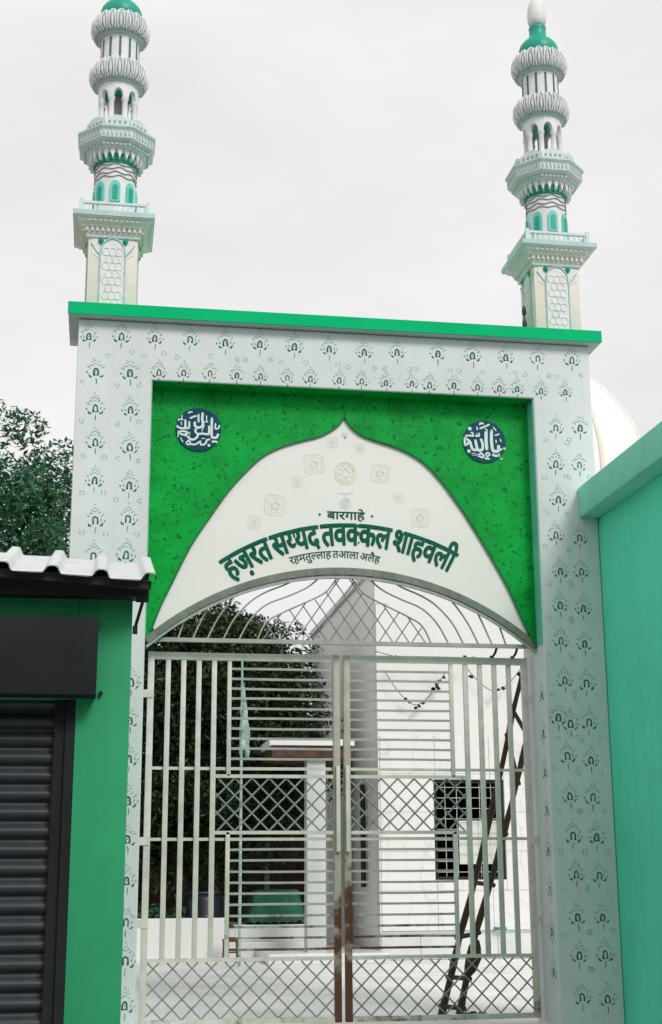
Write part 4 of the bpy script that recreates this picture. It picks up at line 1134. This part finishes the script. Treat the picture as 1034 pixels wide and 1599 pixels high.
    MB().lathe([(.05, 3.635), (.085, 3.660), (.10, 3.710), (.102, 3.780), (.094, 3.870), (.07, 3.950), (.03, 4.020), (.012, 4.120), (.004, 4.270)], 24).build('finial', M['min_white'], t, smooth=50)
    return t

M['min_ring'] = mat('minaret_ring', (0.50, 0.57, 0.57), 0.6, 0.35, 16, 0.1, 60, col2=(0.34, 0.43, 0.43))
mn = build_minaret()
mn.location = (-0.400, 0.38, 6.447)
mn['label'] = 'white and teal minaret over the left pier of the gateway'
m2 = copy_tree(mn)
m2.location = (4.005, 0.38, 6.447)
m2['label'] = 'white and teal minaret over the right pier of the gateway'
# small dark finial beside the right minaret
fi = MB().lathe([(.02, 0), (.02, .03), (.009, .05), (.009, .12), (.022, .15), (.026, .2), (.012, .24), (.008, .28), (.02, .30), (.024, .33), (.018, .36), (.006, .39)], 10, c=(3.70, 0.30, 6.447)).build('roof_finial', M['finial_dark'], smooth=50)
tag(fi, 'small dark knobbed spike on the gateway roof left of the right minaret', 'finial')

# ================================================================== boundary wall on the right
bw = thing('boundary_wall', 'tall teal painted wall with projecting coping running forward from the right pier', 'wall', (4.25, 0, 0))
MB().box((0.003, -9, 0), (0.26, 0.4, 4.57), bev=.006).build('wall_face', M['teal_wall'], bw)
MB().box((0.004, -0.004, 4.573), (0.40, 0.42, 4.865)).build('coping_end', M['teal_cap'], bw)
MB().box((-0.19, -9.05, 4.573), (0.40, -0.006, 4.865), bev=.012).build('coping', M['teal_cap'], bw, smooth=40)

# ================================================================== shop on the left
shop = thing('shop', 'low green shop with charcoal roller shutter and white ribbed roof left of the gateway', 'shop', (0, 0, 0))
SY = -3.0
MB().box((-0.525, SY, 0), (-0.172, SY + .24, 3.12), bev=.008).build('wall_pier', M['shop_wall'], shop, smooth=40)
MB().box((-3.4, SY + .004, 2.43), (-0.5255, SY + .24, 3.12)).build('wall_header', M['shop_wall'], shop)
MB().box((-3.4, SY + .004, 0), (-2.9, SY + .24, 2.43)).build('wall_pier', M['shop_wall'], shop)
MB().box((-0.40, SY + .242, 0), (-0.175, -0.30, 3.12)).build('side_wall', M['shop_wall'], shop)
MB().box((-3.4, -0.42, 0), (-0.405, -0.30, 3.12)).build('back_wall', M['shop_wall'], shop)
# shutter box
MB().box((-2.95, SY - .20, 2.435), (-0.395, SY + .003, 2.945), bev=.008).build('shutter_box', M['shutter_box'], shop, smooth=40)
MB().lathe([(.014, 0), (.014, .03)], 10).build('box_bolt', M['dark_steel'], shop).matrix_local = Matrix.Translation((-.365, SY - .001, 2.47)) @ Matrix.Rotation(R(90), 4, 'X')
# guide rail
MB().box((-0.66, SY + .03, 0), (-0.527, SY + .10, 2.43), bev=.006).box((-0.585, SY + .002, 0), (-0.527, SY + .028, 2.43)).build('guide_rail', M['shutter_box'], shop)
sh = MB().box((-2.9, SY + .16, 0), (-0.53, SY + .17, 2.43)).build('shutter', M['shutter'], shop)
# one curved slat
pitch = 0.118
sl = MB()
P = []
for q in range(9):
    u = q / 8
    P.append((-.045 * math.sin(PI * min(1, u / .82)) if u < .82 else .004, u * pitch))
b0 = []
for x in (-2.9, -0.64):
    for (y, z) in P:
        b0.append((x, y, z))
sl.add(b0, [(q, q + 9, q + 10, q + 1) for q in range(8)])
slm = sl.mesh('slat', M['shutter'], smooth=50)
for k in range(21):
    link('slat', slm, sh, (0, SY + .12, .0 + k * pitch))
# ribbed roof sheet
per, tilt = 0.315, -0.055
pf = []
x = -3.6
k = 0
x_end = -0.025
ribs = []
xr = x_end - .02
prof = []
cx = x_end - 0.27 + per
xs_ = []
pts = [(x_end, 0.0), (x_end - .012, .055), (x_end - .075, .055), (x_end - .105, 0)]
c = x_end - .105
while c > -3.5:
    pts += [(c - .20, -.008 if len(pts) % 8 else -.004), (c - .225, .052), (c - .285, .052), (c - .315, 0)]
    c -= .315
mb = MB()
nn = len(pts)
Y0, Z0, Y1, Z1 = -3.36, 3.165, -2.15, 3.535
def roof_pt(x, dz, f):
    return (x, Y0 + (Y1 - Y0) * f, Z0 + (Z1 - Z0) * f + dz + (x - x_end) * tilt)
vs_ = [roof_pt(x, dz, f) for f in (0, .5, 1) for x, dz in pts]
fs = [(r * nn + i, r * nn + i + 1, (r + 1) * nn + i + 1, (r + 1) * nn + i) for r in (0, 1) for i in range(nn - 1)]
bm = bmesh.new()
vv = [bm.verts.new(v) for v in vs_]
for f in fs:
    bm.faces.new([vv[i] for i in f])
bmesh.ops.recalc_face_normals(bm, faces=bm.faces[:])
bmesh.ops.solidify(bm, geom=bm.faces[:], thickness=0.007)
bmesh.ops.bevel(bm, geom=[e for e in bm.edges if abs(e.verts[0].co.y - e.verts[1].co.y) > .3], offset=.012, segments=2, affect='EDGES', profile=.5)
mb = MB(); mb.bm(bm)
mb.build('roof_sheet', M['roof_sheet'], shop, smooth=50)
# purlins, fascia channel and end bracket under the eave
for f, h_ in ((.08, .05), (.55, .05), (.97, .05)):
    a, b = roof_pt(-3.4, -.045, f), roof_pt(-.06, -.045, f)
    MB().bar(a, b, .05, h_).build('purlin', M['dark_steel'], shop)
ev = MB()
for x_a, x_b in ((-3.4, -0.10),):
    za, zb = roof_pt(x_a, -.075, .2)[2], roof_pt(x_b, -.075, .2)[2]
    ev.prism([(x_a, 3.10), (x_b, 3.10), (x_b, zb), (x_a, za)], SY - .14, SY - .02)
ev.build('eave_board', M['dark_steel'], shop)
MB().prism([(-3.4, 3.123), (-0.18, 3.123), (-0.18, roof_pt(-.18, -.075, .35)[2]), (-3.4, roof_pt(-3.4, -.075, .35)[2])], SY + .03, SY + .2).build('gable_board', M['brown'], shop)
MB().box((-3.4, SY - .02, 3.10), (-.10, SY + .028, 3.118)).build('eave_soffit', M['brown'], shop)
MB().bar((-0.09, SY - .10, 3.145), (-0.155, SY + .02, 2.905), .022, .022).build('roof_bracket', M['dark_steel'], shop)
MB().box((-0.168, SY - .005, 2.875), (-0.135, SY + .03, 2.925)).build('bracket_foot', M['dark_steel'], shop)
MB().box((-0.155, SY - .16, 3.06), (-0.07, SY - .145, 3.16)).build('bracket_head', M['dark_steel'], shop)

# ================================================================== the white building inside
bd = thing('mosque_building', 'white mosque building with barred window and ribbed dome behind the gate', 'building', (0, 0, 0))
BY = 10.0
# front wall with a real window opening
X0, X1, ZT = 4.03, 12.5, 6.22
wx0, wx1, wz0, wz1 = 4.93, 6.09, 1.21, 2.77
w = MB()
w.box((X0, BY, 0), (wx0, BY + .25, ZT)).box((wx1, BY, 0), (X1, BY + .25, ZT)).box((wx0, BY, 0), (wx1, BY + .25, wz0)).box((wx0, BY, wz1), (wx1, BY + .25, ZT))
w.build('front_wall', M['mosque'], bd)
MB().box((X0, BY + .252, 0), (X0 + .25, 17.2, ZT)).build('side_wall', M['dome'], bd)
MB().box((X0 - .05, BY - .05, ZT + .003), (X1, 17.3, ZT + .12), bev=.01).build('roof_slab', M['mosque'], bd)
MB().box((X0 - .02, BY - .012, ZT - .6), (X0 + .22, BY - .002, ZT)).build('corner_band', M['mosque'], bd)
# dado: marble tiles in two courses on the front wall
for k in range(11):
    for c_ in range(1):
        a = X0 + .02 + k * .62
        if a + .6 < X1:
            MB().box((a, BY - .022, .02), (a + .612, BY - .002, .40), bev=.003).build('dado_tile', M['marble'], bd)
MB().box((X0, BY - .03, .402), (X0 + 7, BY - .002, .43)).build('dado_ledge', M['pillar'], bd)
tz = [.445, 1.05, 1.655, 2.26, 2.865, 3.47]
tx = [X0 + .03 + k * .9 for k in range(6)]
for i in range(len(tx) - 1):
    for j in range(len(tz) - 1):
        rx0, rx1, rz0, rz1 = tx[i], tx[i + 1] - .006, tz[j], tz[j + 1] - .006
        cells = [(rx0, rx1, rz0, rz1)]
        if rx1 > wx0 and rx0 < wx1 and rz1 > wz0 and rz0 < wz1:      # cut the tile round the opening
            cells = []
            if rx0 < wx0: cells.append((rx0, wx0 - .004, rz0, rz1))
            if rx1 > wx1: cells.append((wx1 + .004, rx1, rz0, rz1))
            mx0, mx1 = max(rx0, wx0), min(rx1, wx1)
            if rz0 < wz0: cells.append((mx0, mx1, rz0, wz0 - .004))
            if rz1 > wz1: cells.append((mx0, mx1, wz1 + .004, rz1))
        for c0, c1, c2, c3 in cells:
            if c1 - c0 > .03 and c3 - c2 > .03:
                MB().box((c0, BY - .018, c2), (c1, BY - .002, c3), bev=.003).build('wall_tile', M['marble_wall'], bd)
# window: frame, room behind, pale shutter leaf, bars
win = MB().box((wx0, BY + .02, wz0), (wx0 + .05, BY + .2, wz1)).box((wx1 - .05, BY + .02, wz0), (wx1, BY + .2, wz1)).box((wx0 + .05, BY + .02, wz1 - .05), (wx1 - .05, BY + .2, wz1)).box((wx0 + .05, BY + .02, wz0), (wx1 - .05, BY + .2, wz0 + .05)).build('window', M['dark_steel'], bd)
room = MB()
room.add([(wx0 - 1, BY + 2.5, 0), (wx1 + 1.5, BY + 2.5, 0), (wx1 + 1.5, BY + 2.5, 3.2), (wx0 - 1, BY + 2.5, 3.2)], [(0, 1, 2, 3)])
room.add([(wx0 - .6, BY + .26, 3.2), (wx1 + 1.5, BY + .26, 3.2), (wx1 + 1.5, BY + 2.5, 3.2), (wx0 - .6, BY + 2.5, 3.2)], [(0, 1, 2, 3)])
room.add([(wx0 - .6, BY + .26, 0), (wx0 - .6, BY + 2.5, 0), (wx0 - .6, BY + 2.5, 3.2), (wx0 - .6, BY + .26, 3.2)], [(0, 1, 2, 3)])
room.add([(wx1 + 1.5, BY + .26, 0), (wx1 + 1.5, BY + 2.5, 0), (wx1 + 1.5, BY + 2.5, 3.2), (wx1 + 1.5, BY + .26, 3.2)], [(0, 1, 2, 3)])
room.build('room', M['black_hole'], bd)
MB().box((5.36, BY + .12, 1.45), (6.03, BY + .145, 2.13), bev=.004).build('shutter_leaf', M['white_plastic'], win)
for k in range(9):
    z = wz0 + .12 + k * .165
    MB().box((wx0 + .05, BY + .045, z - .004), (wx1 - .05, BY + .06, z + .004)).build('window_bar', M['steel'], win)
for k in range(5):
    x = wx0 + .2 + k * .19
    MB().box((x - .004, BY + .061, wz0 + .05), (x + .004, BY + .075, wz1 - .05)).build('window_bar', M['steel'], win)
# dome on a drum with cream meridian ribs
dc = (7.6, 14.4)
dm = MB().lathe([(3.0 * math.cos(a), 8.6 + 3.0 * math.sin(a)) for a in [R(-18 + 104 * k / 24) for k in range(25)]], 64, c=(dc[0], dc[1], 0)).build('dome', M['dome'], bd, smooth='full')
for k in range(12):
    a = k * PI / 6 + .36
    MB().tube([(dc[0] + 3.01 * math.cos(e) * math.cos(a), dc[1] + 3.01 * math.cos(e) * math.sin(a), 8.6 + 3.01 * math.sin(e)) for e in [R(-10 + 98 * q / 20) for q in range(21)]], .045, 6).build('dome_rib', M['dome_rib'], dm, smooth=60)
MB().lathe([(2.85, 6.345), (2.85, 7.7)], 48, c=(dc[0], dc[1], 0)).build('dome_drum', M['mosque'], bd, smooth=40)
# porch: slab on a square pillar beside the side wall
MB().box((2.25, 9.7, 3.27), (3.60, 12.6, 3.37), bev=.008).build('porch_slab', M['mosque'], bd)
MB().box((2.30, 9.75, 3.09), (3.57, 12.5, 3.267)).build('porch_beam', M['brown'], bd)
MB().box((2.86, 9.86, 0.0), (3.16, 10.16, 3.087), bev=.012).build('porch_pillar', M['pillar'], bd, smooth=40)
MB().box((3.26, 11.9, 0.0), (3.53, 12.17, 3.087), bev=.012).build('porch_pillar', M['pillar'], bd, smooth=40)
MB().tube([(3.96, 11.0, 1.1), (3.96, 11.0, 2.75)], .045, 8).build('drain_pipe', M['dark_steel'], bd, smooth=60)
MB().box((2.2, 9.3, 0.009), (4.02, 12.8, .16), bev=.01).build('porch_plinth', M['marble'], bd)
# tap on the front wall
tp = MB().tube([(5.86, BY - .032, .47), (5.86, BY - .12, .47), (6.02, BY - .13, .47)], .022, 8).build('wall_tap', M['blue'], bd, smooth=60)

# garlands of small dark leaves strung on the white wall
def garland(pts, label, n, sag):
    a, b = Vector(pts[0]), Vector(pts[1])
    mb = MB()
    P = []
    for k in range(21):
        f = k / 20
        p = a.lerp(b, f)
        p.z -= sag * (1 - abs(2 * f - 1) ** 1.6)
        P.append(p)
    t = thing('garland', label, 'garland', P[10], 'garlands hung in front of the white wall')
    o = Vector(P[10])
    mb.tube([p - o for p in P], .006, 5).build('cord', M['wire'], t)
    r = random.Random(int(a.x * 100))
    for k in range(n):
        q = P[r.randrange(1, 20)] - o
        w_ = r.uniform(.025, .06)
        ang = r.uniform(-1, 1)
        d = MB().prism([(-w_, 0), (-w_ * .3, .035), (w_, .01), (w_ * .4, -.035)], -.006, .006).build('leaf_tag', M['wire'], t)
        d.location = q + Vector((r.uniform(-.02, .02), -.01, r.uniform(-.05, .02)))
        d.rotation_euler = (0, ang, 0)

GYB = BY - .15
garland([(4.12, GYB, 4.50), (5.15, GYB, 4.50)], 'dark leaf garland sagging deepest, in the middle of the white wall', 12, .56)
garland([(5.48, GYB, 4.58), (6.45, GYB, 4.62)], 'dark leaf garland beside the ladder top on the white wall', 4, .42)
garland([(3.95, GYB - .15, 4.78), (5.6, GYB - .15, 4.72)], 'thin dark garland just below the transom on the white wall', 9, .12)

# ================================================================== bamboo ladder
lad = thing('wooden_ladder', 'dark wooden pole ladder leaning to the right behind the right gate leaf', 'ladder', (2.95, 1.0, 0))
def lp(x, y, z):
    return (x - 2.95, y - 1.0, z)
railL = [lp(2.872, 1.15, 0.01), lp(2.975, 1.15, .36), lp(3.07, 1.14, .72), lp(3.225, 1.12, 1.22), lp(3.545, 1.10, 2.37), lp(3.66, 1.08, 2.86), lp(3.80, 1.06, 3.32)]
railR = [lp(2.985, .92, 0.01), lp(3.07, .92, .36), lp(3.17, .92, .76), lp(3.32, .91, 1.20), lp(3.56, .90, 1.96), lp(3.74, .90, 2.60), lp(3.90, .90, 3.25)]
cl = lambda P: catmull(P, 3)
rr1 = [.036 + .004 * math.sin(k * 1.9) - .0006 * k for k in range(19)]
MB().tube(cl(railL), rr1, 8).build('rail', M['bamboo'], lad, smooth=60)
MB().tube(cl(railR), rr1, 8).build('rail', M['bamboo'], lad, smooth=60)
for f in (.085, .22, .36, .50, .64, .76, .88, .97):
    A, B = cl(railL), cl(railR)
    a = Vector(A[int(f * 18)]); b = Vector(B[int(f * 18)])
    d = (b - a).normalized() * .06
    MB().tube([a - d, b + d], .022, 7).build('rung', M['bamboo'], lad, smooth=60)
rg = MB()
rg_pts = [(.0, 0, .0), (.02, .0, .12), (.05, -.01, .22), (.07, 0, .30), (.085, 0, .36)]
rag = MB().tube([(3.06, .90, .36), (3.10, .885, .45), (3.135, .88, .55), (3.15, .885, .64), (3.17, .90, .70)], [.02, .06, .075, .06, .03], 9).build('tied_rag', M['rag'], smooth=60)
tag(rag, 'crumpled brown rag tied round the ladder near its foot', 'rag')
# rubble at the ladder foot
for i, (x, y, s, lab) in enumerate(((3.10, .90, .055, 'dark stone touching the ladder foot'), (3.22, .95, .045, 'dark stone farthest right of the ladder foot'), (3.16, 1.02, .03, 'smallest dark stone by the ladder foot'))):
    bm = bmesh.new()
    bmesh.ops.create_icosphere(bm, subdivisions=2, radius=1)
    for v in bm.verts:
        k = 1 + .35 * noise.noise(v.co * 1.7 + Vector((i * 5, 0, 0)))
        v.co = Vector((v.co.x * s * 1.3 * k, v.co.y * s * k, v.co.z * s * .7 * k + s * .55))
    mb = MB(); mb.bm(bm)
    o = mb.build('stone', M['bamboo'], loc=(x, y, 0.006))
    tag(o, lab, 'stone', 'stones at the ladder foot')

# ================================================================== small things in the courtyard, left side
lw = MB().box((-0.6, 11.0, 0), (1.72, 11.18, .64), bev=.012).build('low_wall', M['mosque'])
tag(lw, 'low white wall across the courtyard behind the left gate leaf', 'wall')
dr = thing('barrel', 'dark navy plastic barrel standing behind the low white wall', 'barrel', (1.42, 11.75, 0))
MB().lathe([(.28, .01), (.31, .04), (.33, .25), (.345, .28), (.33, .31), (.335, .62), (.35, .65), (.335, .68), (.33, .92), (.30, .98), (.26, 1.0)], 28).build('barrel_body', M['drum'], dr, smooth=40)
MB().lathe([(.27, 1.001), (.28, 1.02), (.27, 1.04), (.05, 1.045)], 28).build('lid', M['shutter'], dr, smooth=40)
st = thing('stool', 'small brown stool with a white bucket on it beside the low wall', 'stool', (1.75, 10.5, 0))
MB().box((-.13, -.12, .30), (.13, .12, .335), bev=.008).build('seat', M['stool'], st)
for sx in (-1, 1):
    for sy in (-1, 1):
        MB().bar((sx * .11, sy * .10, .009), (sx * .10, sy * .09, .30), .03, .03).build('leg', M['stool'], st)
MB().box((-.10, -.102, .13), (.10, -.085, .155)).build('stretcher', M['stool'], st)
bu = thing('bucket', 'white plastic bucket standing on the brown stool', 'bucket', (1.75, 10.5, .337))
MB().lathe([(.07, 0), (.095, .17), (.10, .175), (.10, .185), (.088, .185), (.066, .01)], 20).build('bucket_body', M['white_plastic'], bu, smooth=40)
MB().tube([(.098 * math.cos(a), 0, .175 + .10 * math.sin(a)) for a in [PI * k / 10 for k in range(11)]], .004, 5).build('bucket_handle', M['dark_steel'], bu)
# grave platform with green cloth
pl = thing('grave_platform', 'white stepped platform beside the porch pillar, partly under green cloth', 'platform', (2.45, 11.9, 0))
MB().box((-.68, -.85, .009), (.62, 1.2, .26), bev=.01).build('step', M['marble'], pl)
MB().box((-.58, -.65, .262), (.60, 1.1, .52), bev=.01).build('step', M['marble'], pl)
gc = MB()
nx, ny = 22, 18
vs_ = []
for j in range(ny + 1):
    for i in range(nx + 1):
        u, v = i / nx * 2 - 1, j / ny * 2 - 1
        e = max(0, (abs(u) - .75) / .25, (abs(v) - .75) / .25)
        x, y = 2.60 + u * .50, 11.95 + v * .62
        z = 1.06 - .5 * min(1, e) ** .7 + .02 * noise.noise(Vector((u * 4, v * 4, 0))) + (.03 * math.sin(i * 2.1) * e)
        vs_.append((x, y, z))
gc.add(vs_, [(j * (nx + 1) + i, j * (nx + 1) + i + 1, (j + 1) * (nx + 1) + i + 1, (j + 1) * (nx + 1) + i) for j in range(ny) for i in range(nx)])
gco = gc.build('green_cloth', M['cloth_green'], smooth=60)
tag(gco, 'green cloth draped over the white platform beside the porch pillar', 'cloth')
# pole with a limp pale flag
fp = thing('flag_pole', 'slim pale pole with a limp pale green flag behind the left gate leaf', 'flag pole', (1.74, 9.0, 0))
MB().tube([(0, 0, .0), (0, 0, 4.5)], [.026, .016], 8).build('pole', M['flag'], fp, smooth=60)
fl = MB()
vs_ = []
nh, nz_ = 24, 16
for j in range(nz_ + 1):
    f = j / nz_
    wd = .018 + .06 * f ** .9
    for i in range(nh):
        a = 2 * PI * i / nh
        rr = wd * (1 + .45 * math.sin(4 * a + f * 5) * f + .5 * noise.noise(Vector((math.cos(a) * 1.5, math.sin(a) * 1.5, f * 6))))
        vs_.append((.02 + rr * math.cos(a) * 1.0 + .03 * f, rr * .7 * math.sin(a), 4.15 - (1.05 + .3 * noise.noise(Vector((math.cos(a) * 2, math.sin(a) * 2, 3.1)))) * f))
fl.add(vs_, [(j * nh + i, j * nh + (i + 1) % nh, (j + 1) * nh + (i + 1) % nh, (j + 1) * nh + i) for j in range(nz_) for i in range(nh)])
fl.build('flag', M['flag'], fp, smooth=60)
# dark shed behind the trees with pale posts
sd_ = thing('shed', 'dark maroon open shed with pale posts under the trees', 'shed', (0.5, 18.6, 0))
MB().box((-5.0, 1.8, 0), (4.0, 2.0, 3.4)).build('back_wall', M['brick_red'], sd_)
MB().box((-5.2, -.4, 3.403), (4.0, 2.2, 3.5)).build('roof', M['brown'], sd_)
for x in (1.65, 2.15, 2.75, 0.2, -1.4):
    MB().box((x - .05, -.05, 0), (x + .05, .05, 3.4)).build('post', M['post_grey'], sd_)

# ================================================================== trees
def leaf_cloud(mb, centers, per, rad, size, r):
    for (cx, cy, cz, k) in centers:
        for _ in range(int(per * k)):
            while True:
                d = Vector((r.uniform(-1, 1), r.uniform(-1, 1), r.uniform(-1, 1)))
                if .05 < d.length < 1:
                    break
            d = d * (d.length ** -.35)
            p = Vector((cx, cy, cz)) + Vector((d.x, d.y, d.z * .8)) * rad * k
            s = size * r.uniform(.6, 1.35)
            a = Vector((r.gauss(0, 1), r.gauss(0, 1), r.gauss(-.25, .6))).normalized()
            b = a.cross(Vector((r.gauss(0, .5), r.gauss(0, .5), 1))).normalized()
            n_ = a.cross(b)
            mb.add([p - a * s, p + b * s * .42 + n_ * s * .12, p + a * s, p - b * s * .42 + n_ * s * .12], [(0, 1, 2), (0, 2, 3)])


def tree(name, label, base, height, crown, n_cl, per, rad, size, m_, seed, trunk_r=.16):
    """crown: (cx, cy, cz, rx, ry, rz) relative to the base"""
    r = random.Random(seed)
    t = thing(name, label, 'tree', base, 'trees behind the gateway')
    cx, cy, cz, rx, ry, rz = crown
    cs = []
    while len(cs) < n_cl:
        d = Vector((r.uniform(-1, 1), r.uniform(-1, 1), r.uniform(-1, 1)))
        if d.length > 1 or d.length < .25:
            continue
        d = d * (d.length ** -.3) * r.uniform(.85, 1.05) * (1 + .42 * noise.noise(d.normalized() * 1.9 + Vector((seed * 3.7, 0, 0))))
        cs.append((cx + d.x * rx, cy + d.y * ry, cz + d.z * rz, r.uniform(.6, 1.25)))
    mb = MB()
    leaf_cloud(mb, cs, per, rad, size, r)
    mb.build('crown', m_, t)
    tr = MB()
    top = Vector((cx * .6, cy * .6, cz + rz * .3))
    trunk = [Vector((0, 0, 0)), Vector((.05, .03, cz * .3)), Vector((cx * .3 - .05, cy * .3, cz * .62)), top]
    tr.tube(trunk, [trunk_r * 1.25, trunk_r, trunk_r * .75, trunk_r * .3], 10)
    for c in cs[::3]:
        a = trunk[1].lerp(trunk[2], r.uniform(.3, 1)) if r.random() < .6 else trunk[2].lerp(trunk[3], r.uniform(0, .8))
        b = Vector(c[:3])
        mid = a.lerp(b, .5) + Vector((0, 0, .15))
        tr.tube([a, mid, b], [trunk_r * .38, trunk_r * .22, trunk_r * .08], 6)
    tr.build('trunk', M['bark'], t, smooth=60)
    return t

tree('broadleaf_tree', 'bright green leafy tree rising above the shop roof left of the gateway', (-2.9, 6.2, 0), 8, (.1, 0, 5.1, 2.5, 1.8, 2.4), 260, 380, .50, .048, M['leaf'], 11, .2)
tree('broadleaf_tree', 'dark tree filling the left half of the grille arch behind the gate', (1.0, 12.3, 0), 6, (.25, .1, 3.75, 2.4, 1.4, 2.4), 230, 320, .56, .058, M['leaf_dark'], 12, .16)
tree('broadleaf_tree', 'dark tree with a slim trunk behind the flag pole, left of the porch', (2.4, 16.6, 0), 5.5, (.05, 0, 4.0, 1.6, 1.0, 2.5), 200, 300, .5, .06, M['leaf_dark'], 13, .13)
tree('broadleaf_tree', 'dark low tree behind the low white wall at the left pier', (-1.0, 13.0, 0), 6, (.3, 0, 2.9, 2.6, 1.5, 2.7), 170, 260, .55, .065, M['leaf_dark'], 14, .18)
# climbing shrubs along the low wall (uncountable ground cover)
r = random.Random(5)
mb = MB()
leaf_cloud(mb, [(r.uniform(-.6, 1.1), r.uniform(11.3, 11.7), r.uniform(.35, .75), r.uniform(.7, 1.2)) for _ in range(26)], 60, .22, .05, r)
hd = mb.build('low_shrubs', M['leaf'])
hd['kind'] = 'stuff'
hd['label'] = 'low green shrubs behind the white courtyard wall'
